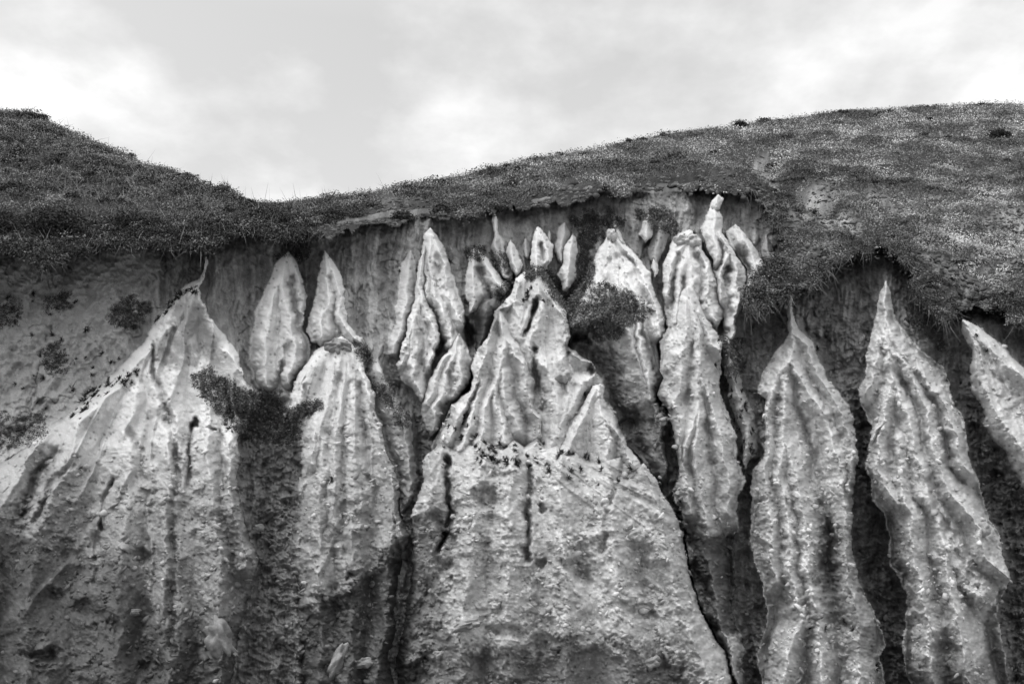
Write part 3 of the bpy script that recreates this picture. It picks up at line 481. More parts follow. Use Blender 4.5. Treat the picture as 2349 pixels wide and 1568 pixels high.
tag(wall, kind='structure')
wm = wallY < ZB; wm[:r0] = False; ZB[wm] = wallY[wm]; ID[wm] = 0; TNB[wm] = wtone[wm]


# ------------------------------------------------------------------ hillside above the rim
SKY_D = P("-560,110 -200,200 0,243 60,250 110,264 130,280 180,300 240,325 300,348 330,365 400,381 440,398 470,418 500,425 540,441 570,452 620,455 680,449 740,442 800,434 860,427 900,414 960,404 1050,391 1120,373 1200,352 1290,341 1400,319 1500,299 1600,284 1700,271 1800,259 1930,242 2050,234 2200,226 2349,223 2900,212")
hr1 = int((800 - V[0]) / ST)
s = (slice(0, hr1), slice(0, len(U))); u, v = GU[s], GV[s]; Yh = HILLY[s]
skyv = np.interp(U, SKY_D[:, 0], SKY_D[:, 1] + 13 - 5 * sstep(600, 300, SKY_D[:, 0]))[None, :]
hpl = np.concatenate([SKY_D, RIM])
x = u + WU[s] * .9 + B4[s] * 16; y = v + WV[s] * .9 + fbm(u, v, 46, 5, 77, .6) * (26 + 26 * sstep(1680, 1760, u))
insr = inside(x, y, np.concatenate([P("-560,100 2900,100"), RIM])) & (v >= skyv)
hx = RX[s] * Yh; hy = Yh * 1.15 + (CAM[2] + RZ[s] * Yh)
lump = fbm(hx * .35, hy * 1.3, 1.3, 3, 31) * .30
wf, wi = worley(hx + fbm(hx, hy, .6, 2, 32) * .3, hy * .9, .62, 3)
clump = np.clip(1 - wf, 0, 1) * (.3 + wi)
drim = seg_dist(u, v, RIM)
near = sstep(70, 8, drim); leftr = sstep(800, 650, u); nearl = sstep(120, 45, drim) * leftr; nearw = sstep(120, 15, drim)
patch2 = fbm(u * .30 + v * .25, v * 1.25 - u * .12, 26, 4, 43); patch2 = patch2 + .5 * fbm(u * .5, v * 1.8, 12, 3, 44)
# bare soil patches (polygons) inside the turf
BARE = [P("700,524 730,492 800,478 860,470 930,474 985,482 1050,484 1060,500 900,520 740,540"), P("1120,490 1190,470 1290,440 1360,425 1390,440 1370,470 1200,500 1110,505"), P("1440,440 1470,415 1560,395 1700,405 1760,432 1765,480 1700,470 1560,450"),
        P("1790,492 1850,480 1880,505 1925,498 1990,530 1980,548 1900,540 1850,520 1815,545 1800,530"), P("2262,510 2290,492 2349,488 2460,500 2460,540 2320,532 2265,524"), P("2100,590 2180,585 2215,610 2235,640 2285,680 2240,690 2180,650 2120,640"), P("1722,366 1745,352 1765,385 1790,405 1776,415 1740,392"),
        P("2245,610 2300,600 2340,615 2300,632 2250,630"), P("1840,430 1880,432 1920,448 1860,450"), P("1985,470 2060,462 2100,478 2030,490"), P("2150,672 2200,665 2240,700 2190,712"), P("1800,590 1850,575 1900,590 1850,612 1810,610"), P("1790,640 1835,632 1850,645 1800,652")]
bare = np.zeros(u.shape)
for b_ in BARE:
    xx = u + WU[s] * 2.2 + B4[s] * 16; yy = v + WV[s] * 2.2 + LED[s] * 14
    sd = seg_dist(xx, yy, b_, True) * np.where(inside(xx, yy, b_), 1, -1); bare = np.maximum(bare, sstep(-12, 4, sd))
pale_bare = np.zeros(u.shape)
for b_ in (BARE[4], BARE[3], BARE[6], BARE[7], BARE[8]):
    pale_bare = np.maximum(pale_bare, sstep(-5, 9, seg_dist(u, v, b_, True) * np.where(inside(u, v, b_), 1, -1)))
hup = (lump + clump * .22 * (1 - bare) - patch2 * .22 * sstep(900, 1400, u)) * (1 - .4 * near) - bare * .06
lefty = sstep(1500, 700, u); hup = (hup - .06) * (.45 + .55 * lefty) * (sstep(-5, 110, v - skyv) * .85 + .15)
hfor = near * (1 - bare) * (.06 + .29 * leftr) + B2[s] * .03 + bare * (LED[s] * .16 + (RDG2[s] - .5) * .08 + B3[s] * .03 + B4[s] * .05)
gully = -.5 * np.exp(-(seg_dist(u, v, P("1700,340 1760,370 1800,420 1850,450 1900,470")) / 22) ** 2)
Yt = Yh - hfor
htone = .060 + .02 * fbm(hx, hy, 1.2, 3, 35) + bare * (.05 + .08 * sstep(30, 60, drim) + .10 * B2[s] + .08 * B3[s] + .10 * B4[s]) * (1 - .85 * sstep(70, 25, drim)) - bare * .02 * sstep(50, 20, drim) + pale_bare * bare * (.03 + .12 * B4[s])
def lift(Pp):
    Pp = Pp.copy(); Pp[..., 2] += hup + gully; return Pp
mask = insr[:-1, :-1] & insr[1:, :-1] & insr[:-1, 1:] & insr[1:, 1:]
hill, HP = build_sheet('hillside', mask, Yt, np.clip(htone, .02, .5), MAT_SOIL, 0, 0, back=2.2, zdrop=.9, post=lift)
tag(hill, kind='structure')
# composite position of everything seen so far
PW = np.stack([RX * ZB, ZB, CAM[2] + RZ * ZB], -1)
nh = mask_n = insr
zh = ZB[s]; idh = ID[s]; w = insr & (Yt < zh)
idh[insr] = -2
PW[s][insr] = HP[insr]
gu_ = np.gradient(PW, axis=1); gv_ = np.gradient(PW, axis=0)
NW = np.cross(gv_, gu_); NW /= np.linalg.norm(NW, axis=-1)[..., None] + 1e-9
flip = np.sum(NW * (CAM - PW), -1) < 0; NW[flip] *= -1

def sample(u, v, A_):
    c = np.clip(((u - U[0]) / ST).astype(int), 0, len(U) - 1); r = np.clip(((v - V[0]) / ST).astype(int), 0, len(V) - 1)
    return A_[r, c]

# ------------------------------------------------------------------ leaves and blades
def unit(a): return a / (np.linalg.norm(a, axis=-1, keepdims=True) + 1e-9)
def leaf_mesh(name, c, nrm, size, tone, mat, spread=.8, parent=None, aspect=.5):
    n = len(c); r = rng.normal(size=(n, 3)); nn = unit(nrm + r * spread)
    a = unit(np.cross(nn, rng.normal(size=(n, 3)))); b = np.cross(nn, a)
    sz = size * (.6 + .8 * rng.random(n)); L = sz[:, None]; Wd = L * aspect
    fold = nn * L * .25
    v0 = c - a * L * .5; v1 = c + b * Wd * .5 + fold * .6; v2 = c + a * L * .5 + fold * .3; v3 = c - b * Wd * .5 + fold * .6
    verts = np.stack([v0, v1, v2, v3], 1).reshape(-1, 3)
    f = np.arange(n)[:, None] * 4; faces = np.concatenate([f + np.array([0, 1, 2]), f + np.array([0, 2, 3])])
    return mesh_obj(name, verts, faces, np.repeat(tone, 4), mat, False, parent)
def blade_mesh(name, base, dirv, length, width, tone, mat, bend=.4, parent=None):
    n = len(base); d = unit(dirv); side = unit(np.cross(d, rng.normal(size=(n, 3)))); bn = rng.normal(size=(n, 3)) * bend; bn[:, 2] -= bend * .6
    L = length[:, None]; Wd = (width * np.ones(n))[:, None] * .5
    m = base + d * L * .5 + bn * L * .12; e = base + d * L + bn * L * .5
    verts = np.stack([base - side * Wd, base + side * Wd, m + side * Wd * .8, m - side * Wd * .8, e], 1).reshape(-1, 3)
    f = np.arange(n)[:, None] * 5
    faces = np.concatenate([f + np.array([0, 1, 2]), f + np.array([0, 2, 3]), f + np.array([3, 2, 4])])
    return mesh_obj(name, verts, faces, np.repeat(tone, 5), mat, False, parent)

UPV = np.array([0, 0, 1.0])
def scatter(n, m, wfun=None):
    """n random places where lattice mask m (same shape as window rows 0:hr1) holds"""
    rr, cc = np.nonzero(m); k = rng.integers(0, len(rr), n)
    r = rr[k]; c = cc[k]
    return r, c
# ground cover
n = 560000
hm = insr & (bare < .5)
r, c = scatter(n, hm)
uu = U[c] + rng.random(n) * ST; vv = V[r]
keep = rng.random(n) < np.clip(1.35 - bare[r, c] * 3, 0, 1); r, c = r[keep], c[keep]; n = len(r)
base = HP[r, c] + rng.normal(size=(n, 3)) * np.array([.03, .03, .02]); nn = unit(NW[r, c] * .6 + UPV * .7)
cl_ = clump[r, c]
patch_all = fbm(hx * .7, hy * 1.4, 2.2, 4, 41)
patch = patch_all[r, c]; fine = fbm(hx, hy, .5, 3, 42)[r, c]
base = base + nn * (rng.random(n) ** 1.5 * (.05 + .10 * cl_ * (patch < .12)))[:, None]
tone = np.clip(.205 + .11 * sstep(900, 1400, U[c]) + .20 * patch + .18 * fine + rng.normal(size=n) * .022, .02, .4)
tone *= np.where(rng.random(n) < .02, 1.6, 1)
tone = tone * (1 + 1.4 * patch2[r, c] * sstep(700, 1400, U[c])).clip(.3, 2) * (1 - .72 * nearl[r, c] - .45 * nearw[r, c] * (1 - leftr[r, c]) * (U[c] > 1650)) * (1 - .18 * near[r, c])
dist = base[:, 1]
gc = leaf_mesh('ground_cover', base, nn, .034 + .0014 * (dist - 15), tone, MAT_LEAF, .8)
tag(gc, 'dark green creeping leaves carpeting the hillside above the cliff', 'ground cover', None, 'stuff')
nc_ = 2600
r, c = scatter(nc_ * 3, hm); k_ = rng.random(len(r)) < np.where(U[c] < 1050, 1.0, .25) * np.clip(.5 - 1.2 * patch_all[r, c], .05, 1); r, c = r[k_][:nc_], c[k_][:nc_]; nc_ = len(r)
per = 130; ctr = np.repeat(HP[r, c], per, 0); rad_ = np.repeat(.09 + .20 * rng.random(nc_) ** 2, per)
dv = unit(rng.normal(size=(nc_ * per, 3))); dv[:, 2] = np.abs(dv[:, 2])
dv[:, 2] *= np.where(np.repeat(U[c], per) > 1200, .5, 1); pos = ctr + dv * (rad_ * rng.random(nc_ * per) ** .4)[:, None] * np.array([1.15, .9, .75])
tn = np.repeat(np.clip(.10 + .07 * rng.normal(size=nc_), .03, .28), per) * (.8 + .5 * rng.random(nc_ * per))
cm = leaf_mesh('low_shrubs', pos, unit(dv + UPV * .5), .040 + .0014 * (pos[:, 1] - 15), tn, MAT_LEAF, .7)
tag(cm, 'low dark clumps of scrub growing through the hillside cover', 'scrub', None, 'stuff')
# grass: dry blades in patches
n = 230000
r, c = scatter(n, hm)
patch = fbm(hx, hy, 3.1, 4, 51); fi = fbm(hx, hy, .7, 2, 52)
ww = np.clip((patch + .5 * fi + .12 + .22 * sstep(1100, 1600, u)) * 2.2, .03, 1)[r, c]
lefth = sstep(1000, 500, U[c]) * .4
keep = rng.random(n) < np.clip(ww * .7 + lefth * .5, 0, 1) * (1 - near[r, c] * .6); r, c = r[keep], c[keep]; n = len(r)
base = HP[r, c]; d = UPV + rng.normal(size=(n, 3)) * .55
L = .04 + .065 * rng.random(n) + (rng.random(n) < .05) * (U[c] < 1100) * .30
gr = blade_mesh('grass', base, d, L, .008 + .0004 * (base[:, 1] - 15), np.clip(.25 + .06 * rng.normal(size=n), .06, .45), MAT_STRAW, .5)
tag(gr, 'short dry grass mixed through the creeping plants on the hillside', 'grass', None, 'stuff')
# hanging fringe of roots and leaves along the rim
n = 90000
fr = insr & (drim < 34) & (bare < .3)
r, c = scatter(n, fr)
lw = np.where(U[c] < 760, 1.0, np.where(U[c] > 1690, .25, .35)); keep = rng.random(n) < lw; r, c = r[keep], c[keep]; n = len(r)
base = HP[r, c] + np.stack([rng.normal(size=n) * .05, -rng.random(n) * .12, -rng.random(n) ** 2 * .16], -1)
fg = leaf_mesh('rim_foliage', base, np.tile(np.array([0, -.6, .5]), (n, 1)), .042, np.clip(.060 + .04 * rng.normal(size=n), .015, .2), MAT_LEAF, .9)
tag(fg, 'dark leafy fringe hanging over the broken edge of the turf', 'vegetation', None, 'stuff')
n = 2600
r, c = scatter(n, insr & (drim < 10) & ((u < 760) | (u > 1700)))
base = HP[r, c] + np.array([0, -.05, 0]); d = np.array([0, -.25, -1]) + rng.normal(size=(n, 3)) * .5
rt = blade_mesh('dry_roots', base, d, .08 + .30 * rng.random(n) ** 2, .008, np.clip(.13 + .06 * rng.normal(size=n), .03, .4), MAT_STRAW, .7)
tag(rt, 'dry roots and stems dangling below the turf edge', 'roots', None, 'stuff')

# ------------------------------------------------------------------ plant mats on the cliff
def mat_obj(name, label, poly, n, size=.036, tone=.125, soft=9, thick=.055, cat='plant mat', cover=0.0, blades=0, grp='creeping plant mats on the cliff'):
    pl = P(poly); lo_ = pl.min(0) - soft; hi_ = pl.max(0) + soft
    c_u = lo_[0] + rng.random(n * 6) * (hi_[0] - lo_[0]); c_v = lo_[1] + rng.random(n * 6) * (hi_[1] - lo_[1])
    sd = seg_dist(c_u, c_v, pl, True) * np.where(inside(c_u, c_v, pl), 1, -1)
    nz = fbm(c_u, c_v, 22, 4, 61) * 1.8 + cover
    pr = sstep(-soft, soft, sd + nz * soft) * sstep(-.75, .1, nz + sd / 60)
    k = np.nonzero(rng.random(len(c_u)) < pr)[0][:n]
    uu, vv = c_u[k], c_v[k]
    pos = sample(uu, vv, PW); nr = sample(uu, vv, NW)
    lump_ = (fbm(uu, vv, 16, 2, 62) + .5).clip(0, 1)
    pos = pos + nr * ((rng.random(len(uu)) ** 1.3) * thick * (.3 + lump_))[:, None] + rng.normal(size=pos.shape) * .012
    tn = np.clip(tone * (1 + .5 * fbm(uu, vv, 10, 2, 63)) + rng.normal(size=len(uu)) * .02, .015, .3)
    tn *= np.where(rng.random(len(uu)) < .09, 2.2, 1)
    o = leaf_mesh(name, pos, unit(nr * .7 + UPV * .5), size, tn, MAT_LEAF, .8)
    tag(o, label, cat, grp)
    return o
MATS = [
 ('creeping plant mat draped over the right shoulder of the broadest buttress', "440,846 482,848 530,880 570,908 560,930 530,930 545,970 520,965 490,930 470,905 452,880", 3800, 0),
 ('large dark plant mat filling the gap between the broadest buttress and its right neighbour', "560,905 600,905 640,905 668,940 702,952 690,1000 650,1025 610,1010 575,1000 540,985 545,945", 8500, .2),
 ('thin diagonal band of plants down the right edge of the second buttress', "815,785 838,800 862,850 905,905 935,955 925,985 900,955 880,920 850,860", 2400, -.1),
 ('shaggy plant mat covering the round mound left of the dark hollow', "1298,700 1320,680 1350,664 1395,658 1440,674 1480,710 1500,716 1480,728 1445,735 1430,752 1380,765 1345,752 1300,745", 8500, .05),
 ('dark moss cap on the central peak trailing down its right side', "1203,622 1225,612 1250,622 1275,652 1300,690 1318,720 1300,728 1280,690 1258,655 1235,638 1210,640", 3200, .25),
 ('rounded bush like plant mat hanging in the alcove above the great cone', "1315,508 1350,490 1395,487 1425,505 1400,518 1375,545 1350,565 1332,552 1335,528", 4600, .25),
 ('plant mat over the blunt knob at the right end of the upper alcove', "1470,490 1500,480 1540,492 1562,512 1550,532 1520,520 1495,512 1480,500", 2600, .2),
 ('narrow strip of plants running down between the white finger spire and the great cone', "1340,560 1352,600 1356,640 1335,680 1320,700 1300,690 1325,650 1335,600", 3600, .1),
 ('small dark shrubby mat on the right shoulder of the notched foot column', "1652,780 1690,784 1706,808 1700,850 1675,862 1660,820", 2100, .1),
 ('tufty plant clump on the bare slope at far left centre', "262,700 300,690 345,700 335,735 300,752 262,742", 2000, .1),
 ('loose plant patch low on the bare slope left of the broadest buttress', "105,790 150,795 165,830 120,858 95,830", 900, -.1),
 ('small tuft of plants near the left picture edge on the bare slope', "0,700 40,695 45,740 5,750", 700, 0),
 ('low grassy patch on the bare slope under the turf overhang', "110,684 160,680 158,705 112,724", 600, 0),
 ('dark plant band creeping down to the lower left corner of the bare slope', "-60,930 30,960 95,955 110,990 60,1020 -10,1040 -80,1010", 2200, -.1),
 ('dangling strand of plants beside the fan shaped column', "2085,690 2115,690 2125,730 2160,780 2178,815 2150,790 2110,750 2090,730", 2200, .1),
 ('dark sprig hanging over the tip of the smooth pale spire second from left', "640,595 655,562 690,560 705,575 690,600 678,585 662,582", 1100, .1),
 ('little curled plant tuft where the second buttress meets the gap mat', "672,945 705,930 735,928 722,940 690,955", 420, .1),
 ('tiny moss patch on the tip of the short pale spire', "1076,582 1090,570 1106,580 1100,590 1082,592", 260, .3),
 ('small dark tuft in the crook left of the moss topped peak', "1142,672 1170,645 1182,650 1160,690 1145,694", 700, .2),
 ('leafy patch between the lower and upper white spires, left of centre', "1132,588 1150,592 1158,615 1140,610", 250, 0),
 ('round dark bush at the lip of the hollow under the shaggy mound', "1372,742 1400,732 1420,745 1412,768 1388,774 1374,762", 1500, .5),
]
for im, (lab, poly, n_, cov) in enumerate(MATS):
    if im in (16, 17, 19): n_, cov = n_ * 3, .9
    mat_obj('plant_mat', lab, poly, int(n_ * 1.5), cover=max(cov, .08))
# big overhanging bush at far left of the rim
def bush_at(name, label, uc, vc, Yc, rx_, rz_, n, size=.05, tone=.05, twigs=60, grp=None, shape_seed=1):
    ci = int((uc - U[0]) / ST); ri = int((vc - V[0]) / ST)
    top = int(np.nonzero(insr[:, ci])[0].min()) + 2
    if ri < top + 12: ri = top                                  # a bush of the skyline: rooted on the crest
    ctr = HP[min(ri, hr1 - 1), ci] + np.array([0, 0, rz_ * .55])
    root = bpy.data.objects.new(name, None); COL.objects.link(root); root.location = Vector(ctr - np.array([0, 0, rz_]))
    tag(root, label, 'bush', grp)
    dv = unit(rng.normal(size=(n, 3))); lob = .72 + .5 * vnoise(dv[:, 0] * 2.2 + shape_seed * 9 + 40, dv[:, 2] * 2.2 + dv[:, 1] + 40)
    rr = (rng.random(n) ** .5) * lob * (.55 + .75 * vnoise(dv[:, 0] * 5 + shape_seed * 5 + 90, dv[:, 2] * 5 + dv[:, 1] * 3 + 90))
    rel = dv * rr[:, None] * np.array([rx_, rx_ * .6, rz_]) + np.array([0, 0, rz_])
    leaf_mesh('foliage', rel, dv * .6 + UPV * .4, size, np.clip(tone + rng.normal(size=n) * .02, .015, .2), MAT_LEAF, .8, root)
    m_ = twigs; bd = unit(rng.normal(size=(m_, 3)) + np.array([0, 0, .9])); 
    blade_mesh('stems', np.tile(np.array([0, 0, .02]), (m_, 1)) + rng.normal(size=(m_, 3)) * np.array([rx_, rx_ * .5, 0]) * .25, bd * np.array([rx_, rx_ * .6, rz_ * 1.6]), (rz_ * 1.1 + rx_ * .5) * (.6 + .6 * rng.random(m_)), .010, np.full(m_, .12), MAT_STRAW, .5, root)
    return root
for a in [('thick dark bush bulging over the turf edge at far left', 120, 560, 15.35, .62, .36, 9000, .042, .05, 160, 1),
          ('dark bush behind the overhanging one, at the left end of the rim', 25, 545, 15.7, .5, .26, 5000, .042, .055, 80, 2),
          ('low dark bush on the rim above the bare slope, left of the white neck', 300, 535, 16.3, .7, .2, 5000, .04, .055, 60, 3),
          ('leafy bush spilling over the rim above the smooth pale spires', 640, 515, 16.7, .42, .17, 3600, .04, .07, 50, 4),
          ('small leafy bush on the soil lip above the fluted cluster', 925, 490, 16.75, .22, .12, 1800, .04, .07, 20, 5),
          ('round dark bush on the skyline of the right hill', 1698, 269, 28.7, .24, .13, 900, .05, .04, 24, 6),
          ('flat bush on the skyline just right of the round dark one', 1755, 263, 28.9, .22, .09, 600, .05, .045, 16, 7),
          ('tiny tree like bush on the skyline left of the round dark one', 1521, 295, 27.0, .10, .08, 260, .05, .045, 12, 8),
          ('lone little bush on the skyline, leftmost on the right hill', 1443, 308, 26.3, .08, .08, 200, .05, .045, 12, 9),
          ('small bush in the saddle where the two hills meet', 570, 449, 19.7, .13, .09, 700, .04, .06, 18, 10),
          ('spiky dry bush on the left skyline just above the saddle', 512, 424, 20.2, .28, .14, 900, .04, .09, 160, 11),
          ('dark humped bush on the left skyline halfway down', 425, 392, 20.9, .20, .06, 800, .045, .055, 20, 12),
          ('broad bush cresting the left hill near the picture edge', 95, 262, 23.8, .22, .06, 900, .05, .06, 30, 13),
          ('bushy clump on the right hill skyline near its top', 1935, 243, 32.0, .30, .05, 500, .05, .06, 20, 14),
          ('bush in the dark hollow at the far right of the right hill', 2295, 318, 26.6, .42, .18, 2600, .05, .035, 30, 15),
          ('dark bush on the left hill slope near the picture edge', 30, 450, 18.3, .42, .16, 3200, .042, .045, 40, 16),
          ('dark cushion bush in the middle of the left hill slope', 275, 480, 18.2, .26, .11, 1800, .04, .05, 30, 17)]:
    bush_at('bush', a[0], *a[1:10], shape_seed=a[10])

# ------------------------------------------------------------------ small separate tufts
def tuft_proto(seed, nb=46):
    dv = rng.normal(size=(nb, 3)); dv[:, 2] = np.abs(dv[:, 2]) * .8 + .15
    return dv
TUFTS = [("185,1075", 'on the pale face of the broadest buttress'), ("258,1112", 'at the top of the crack in the broadest buttress'), ("763,1100", 'in the middle of the second buttress'), ("2175,872", 'on the wide fan shaped column'),
 ("1448,1075", 'on the crack right of the central ledge, topmost of two'), ("1418,1105", 'on the crack right of the central ledge, lower of two'), ("1350,1050", 'between the ledge and the hooked sub peak'), ("1562,1148", 'at the left edge of the notched foot column'),
 ("1970,1075", 'on the right edge of the two legged column'), ("1860,1437", 'on the foot of the two legged column, leftmost'), ("1893,1440", 'on the foot of the two legged column, second in row'), ("1938,1425", 'on the foot of the two legged column, at the fork'), ("1958,1445", 'on the foot of the two legged column, rightmost'),
 ("2010,1530", 'at the base of the gully right of the two legged column'), ("75,770", 'alone on the bare left slope'), ("215,845", 'on the bare slope above the buttress crest'), ("8,1290", 'at the left picture edge low on the buttress'),
 ("1125,1050", 'on the central ledge, left end'), ("1095,1000", 'on the ribbed pyramid just above the ledge'), ("1310,1080", 'just below the right part of the ledge'), ("1340,905", 'behind the hooked sub peak'), ("1045,985", 'low on the left flank of the ribbed pyramid'),
 ("1070,950", 'halfway down the left flank of the ribbed pyramid'), ("2240,770", 'near the top of the pebbly right hand buttress'), ("2265,805", 'on the pebbly right hand buttress near the picture edge'), ("2205,880", 'in the gully left of the pebbly right hand buttress'), ("1640,838", 'on the shoulder of the notched foot column'),
 ("1875,800", 'on the small ledge of the two legged column'), ("560,940", 'hanging from the plant mat on the broadest buttress'), ("730,792", 'at the foot of the sharply pointed spire'), ("1032,600", 'on the right edge of the fluted cluster'), ("918,622", 'on the left edge of the fluted cluster')]
protos = []
for k in range(4):
    dv = tuft_proto(k)
    n_ = len(dv)
    o = blade_mesh('plant_tuft', np.zeros((n_, 3)) + rng.normal(size=(n_, 3)) * .012, dv, .035 + .05 * rng.random(n_), .012, np.clip(.05 + .025 * rng.normal(size=n_), .015, .15), MAT_LEAF, .5)
    protos.append(o)
used = set()
for i, (uv, where) in enumerate(TUFTS):
    a, b = [float(q) for q in uv.split(',')]
    pr = protos[i % 4]
    o = pr if pr.name not in used else pr.copy()
    if o is not pr: COL.objects.link(o)
    used.add(pr.name)
    p_ = sample(np.array(a), np.array(b), PW); n_ = sample(np.array(a), np.array(b), NW)
    o.location = Vector(p_ - n_ * .005); q = Vector(n_ * .9 + UPV * .4).to_track_quat('Z', 'Y'); o.rotation_euler = q.to_euler()
    o.scale = [random.uniform(.8, 1.35)] * 3
    tag(o, 'small dark tuft ' + where, 'plant', 'small plant tufts growing on the cliff')

CROWDS = [("1080,1020 1130,1012 1200,1020 1250,1008 1290,1030 1300,1060 1240,1090 1180,1065 1100,1062", 46, 'one of the small dark tufts crowded along the ledge of the central buttress'),
 ("1300,1030 1400,1050 1380,1120 1300,1110", 9, 'one of the loose tufts right of the crowded ledge'),
 ("1662,860 1700,870 1722,930 1736,990 1725,1050 1690,1030 1680,940", 26, 'one of the mossy tufts on the knobbly rib beside the notched foot column'),
 ("150,955 215,890 262,862 330,845 322,875 262,892 215,935 170,975", 40, 'one of the dark tufts lined up along the upper left crest of the broadest buttress'),
 ("345,755 390,690 430,655 458,648 452,672 420,680 382,722", 22, 'one of the scraggly tufts on the crest climbing to the thin white neck'),
 ("1562,536 1600,532 1610,560 1585,572 1560,560", 8, 'one of the moss bits on the crown of the boulder headed cone'),
 ("10,680 160,640 330,700 300,840 170,960 20,960", 26, 'one of the lone tufts scattered over the bare left slope'),
 ("1010,940 1100,960 1060,1030 1000,1030", 12, 'one of the tufts low on the left flank of the ribbed pyramid'),
 ("440,850 560,900 540,1000 480,960", 14, 'one of the stray tufts around the mat on the broadest buttress'),
 ("1180,640 1260,640 1290,720 1210,720", 9, 'one of the tiny tufts under the moss cap of the central peak')]
for poly, cnt, lab in CROWDS:
    pl = P(poly); lo_ = pl.min(0); hi_ = pl.max(0); k = 0
    while k < cnt:
        a, b = lo_ + np.array([random.random(), random.random()]) * (hi_ - lo_)
        if not inside(np.array([a]), np.array([b]), pl)[0]: continue
        o = protos[random.randrange(4)].copy(); COL.objects.link(o); k += 1
        p_ = sample(np.array(a), np.array(b), PW); n_ = sample(np.array(a), np.array(b), NW)
        o.location = Vector(p_ - n_ * .005); o.rotation_euler = Vector(n_ * .9 + UPV * .4).to_track_quat('Z', 'Y').to_euler()
        o.scale = [random.uniform(.5, 1.25)] * 3
        tag(o, lab, 'plant', 'small plant tufts growing on the cliff')

# ------------------------------------------------------------------ stones
import bmesh
def ico(sub):
    bm = bmesh.new(); bmesh.ops.create_icosphere(bm, subdivisions=sub, radius=1.0)
    vv = np.array([x.co[:] for x in bm.verts]); ff = np.array([[x.index for x in f.verts] for f in bm.faces]); bm.free()
    return vv, ff
IV, IF = ico(1)
def stones(name, label, uu, vv, sizes, tones, kind='stuff'):
    n = len(uu); pos = sample(uu, vv, PW); nr = sample(uu, vv, NW)
    pts = IV[None] * (1 + .32 * rng.normal(size=(n, len(IV), 1))).clip(.5, 1.5)
    sc = sizes[:, None] * np.stack([.8 + .7 * rng.random(n), .6 + .4 * rng.random(n), .45 + .4 * rng.random(n)], -1)
    pts = pts * sc[:, None, :]
    an = rng.normal(size=n) * .6; ca, sa = np.cos(an)[:, None], np.sin(an)[:, None]
    pts = np.stack([pts[..., 0] * ca - pts[..., 2] * sa, pts[..., 1], pts[..., 0] * sa + pts[..., 2] * ca], -1)
    pts = pts + (pos + nr * sizes[:, None] * .12)[:, None, :]
    f = (np.arange(n) * len(IV))[:, None, None] + IF[None]
    return tag(mesh_obj(name, pts.reshape(-1, 3), f.reshape(-1, 3), np.repeat(tones, len(IV)), MAT_STONE, False), label, 'gravel', None, kind)
n = 46000
uu = rng.random(n) * 3000 - 320; vv = 700 + rng.random(n) * 1200
rg = sample(uu, vv, ROUGH); idn = sample(uu, vv, ID); sm = sample(uu, vv, STAIN_SHADE)
den = fbm(uu, vv, 60, 3, 71) + .5
keep = (idn >= 0) & (rng.random(n) < np.clip(rg, .02, 1) * np.clip(den * .8, .1, 1) * np.where(idn == 0, .6, 1)); uu, vv = uu[keep], vv[keep]; n = len(uu)
sz = .009 + .050 * rng.random(n) ** 4.5
tn = np.clip(sample(uu, vv, TNB) * (.75 + .75 * rng.random(n)), .05, .62)
tn = np.where(rng.random(n) < .012, tn + .2, tn)
stones('gravel', 'angular gravel and pebbles embedded in the lower cliff', uu, vv, sz, tn)
rb, cb = scatter(5200, insr & (bare > .45))
uu = U[cb] + rng.random(len(cb)) * ST; vv = V[rb] + rng.random(len(cb)) * ST
stones('soil_crumbs', 'crumbs of soil and small stones on the bare patches of the hillside', uu, vv, .010 + .05 * rng.random(len(uu)) ** 4, .05 + .12 * rng.random(len(uu)))
# shells / white stones along the top of the alcove
n = 60
uu = 1560 + rng.random(n) * 140; vv = 428 + rng.random(n) * 22 + 6 * np.sin(uu * .05)
stones('white_pebbles', 'white pebbles strewn in the soil at the top of the alcove', uu, vv - 12, .008 + .012 * rng.random(n), np.full(n, .55))
n = 70
uu = 1520 + rng.normal(size=n) * 11; vv = 955 + rng.normal(size=n) * 14
stones('cobbles', 'cobbles lodged in the cleft right of the mound', uu, vv, .02 + .035 * rng.random(n), np.full(n, .34) + rng.random(n) * .1)
IV3, IF3 = ico(5)
def rock(label, a, b, sx, sz_, rot, tone, rough=.25, cat='stone', name='stone', proud=.3, fr=2.2):
    p_ = sample(np.array(float(a)), np.array(float(b)), PW); n_ = sample(np.array(float(a)), np.array(float(b)), NW)
    sd = a * .37 % 50
    q = 1 + rough * ((vnoise(IV3[:, 0] * fr + sd, IV3[:, 2] * fr + IV3[:, 1] * fr * .7 + sd) - .5) * 2 )
    q = q + rough * .34 * fbm(IV3[:, 0] * 2.2 + sd, IV3[:, 2] * 2.2 * max(1, sz_ / sx * .8) + sd, 1.0, 5, 3, .62)
    pts = IV3 * q[:, None] * np.array([sx, (sx + sz_) * .4, sz_]); ca, sa = math.cos(rot), math.sin(rot)
    pts = np.stack([pts[:, 0] * ca - pts[:, 2] * sa, pts[:, 1], pts[:, 0] * sa + pts[:, 2] * ca], -1)
    o = mesh_obj(name, pts, IF3, np.full(len(IV3), tone) * (.62 + .3 * vnoise(IV3[:, 0] * 3 + 9, IV3[:, 2] * 3 + 9)), MAT_CRUST, True)
    o.location = Vector(p_ + np.array([0, -1, 0]) * sx * proud)
    return tag(o, label, cat, 'larger stones stuck in the cliff')
rock('smooth oblong pale stone sticking out of the right leg of the two legged column', 1946, 1297, .10, .04, -.05, .5, .12)
rock('lumpy pale clod glued to the face of the second buttress', 752, 1232, .085, .11, .3, .40, .3)
rock('large angular pale block low on the broadest buttress', 505, 1465, .15, .24, .35, .27, .5, fr=2.4, proud=-.25)
rock('angular flat stone below the large pale block, pointing right', 535, 1490, .14, .05, -.6, .38, .4)
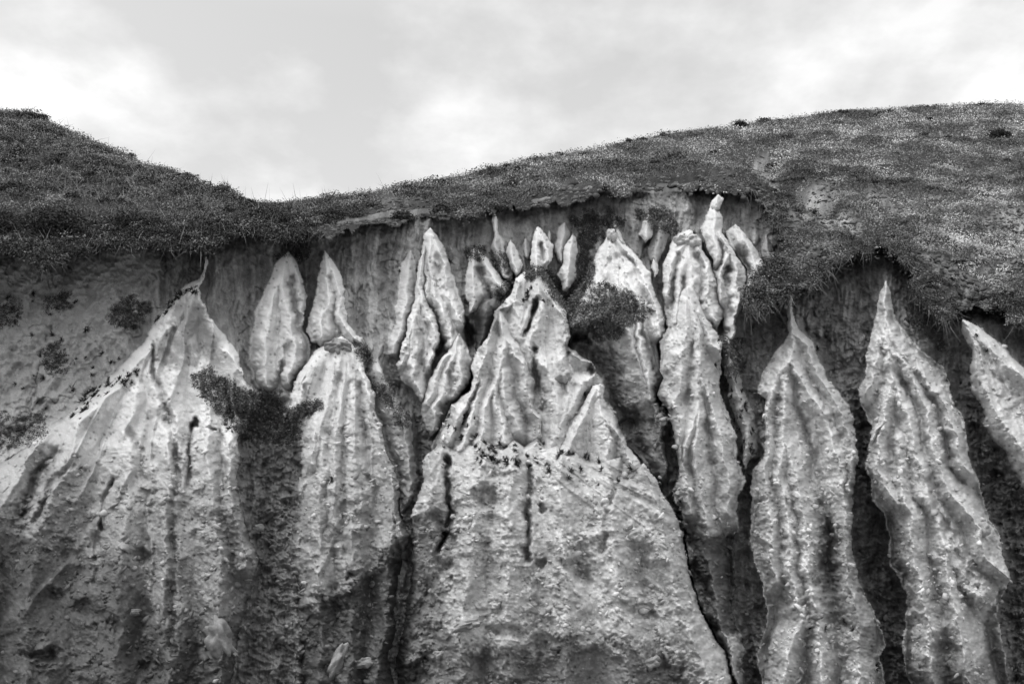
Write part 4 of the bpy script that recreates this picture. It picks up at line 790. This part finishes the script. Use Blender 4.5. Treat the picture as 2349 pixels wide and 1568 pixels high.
rock('long pale lump of fallen crust leaning at the foot of the dark undercut', 772, 1520, .12, .30, -.45, .36, .35, fr=2.0, proud=-.35)
rock('pale triangular chip jutting from the right edge of the broadest buttress', 590, 1215, .12, .07, .3, .44, .4)
rock('grey wedge shaped stone in the middle of the broadest buttress face', 308, 1405, .11, .05, .15, .34, .3)
rock('square edged pale stone on the right side of the central buttress', 1465, 1228, .12, .09, .2, .46, .35)
rock('flat grey stone protruding right of the central crack', 1440, 1210, .08, .04, .4, .40, .3)
rock('dark rounded stone on the wide fan shaped column near its foot', 2205, 1335, .10, .08, .2, .34, .25)
rock('round pale boulder on the right rib of the fan shaped column', 2105 + 150, 1215, .10, .10, 0, .38, .25)
rock('flat brown grey stone on the foot of the two legged column', 1872, 1412, .10, .05, .1, .30, .2)
rock('small hooded stone low on the face of the broadest buttress', 249, 1252, .06, .04, .2, .36, .3)
rock('smooth pale cobble in the cleft at the foot of the mound', 1521, 970, .06, .05, 0, .48, .1)
rock('broad knob standing proud in the upper face of the moss topped peak', 1295, 862, .14, .10, .2, .50, .35)
rock('lump of pale crust beside the fallen lump at the bottom', 835, 1520, .14, .07, .1, .36, .4)
rock('two faced grey stone on the bottom edge of the central buttress', 1010, 1500, .09, .06, .2, .4, .3)
rock('long flat rock shelf low on the left part of the central buttress', 1075, 1432, .20, .06, .25, .38, .4)
rock('pale nodule low right of centre on the central buttress', 1490, 1520, .12, .08, .2, .40, .45)
rock('rounded boulder head crowning the boulder headed cone', 1580, 552, .20, .10, 0, .60, .5, proud=-.15, fr=3)
rock('small round head stone on the tip of the great pale cone', 1403, 540, .10, .11, 0, .58, .25, proud=.1)
rock('weathered grey boulder capping the second buttress', 778, 797, .19, .11, -.1, .34, .5, proud=-.1, fr=3)

# ------------------------------------------------------------------ ground
bmv = np.array([[-900, -600, 0], [900, -600, 0], [900, 1800, 0], [-900, 1800, 0]], float)
g = mesh_obj('beach_ground', bmv, np.array([[0, 1, 2, 3]]), np.full(4, .2), MAT_BEACH, False); tag(g, kind='structure')
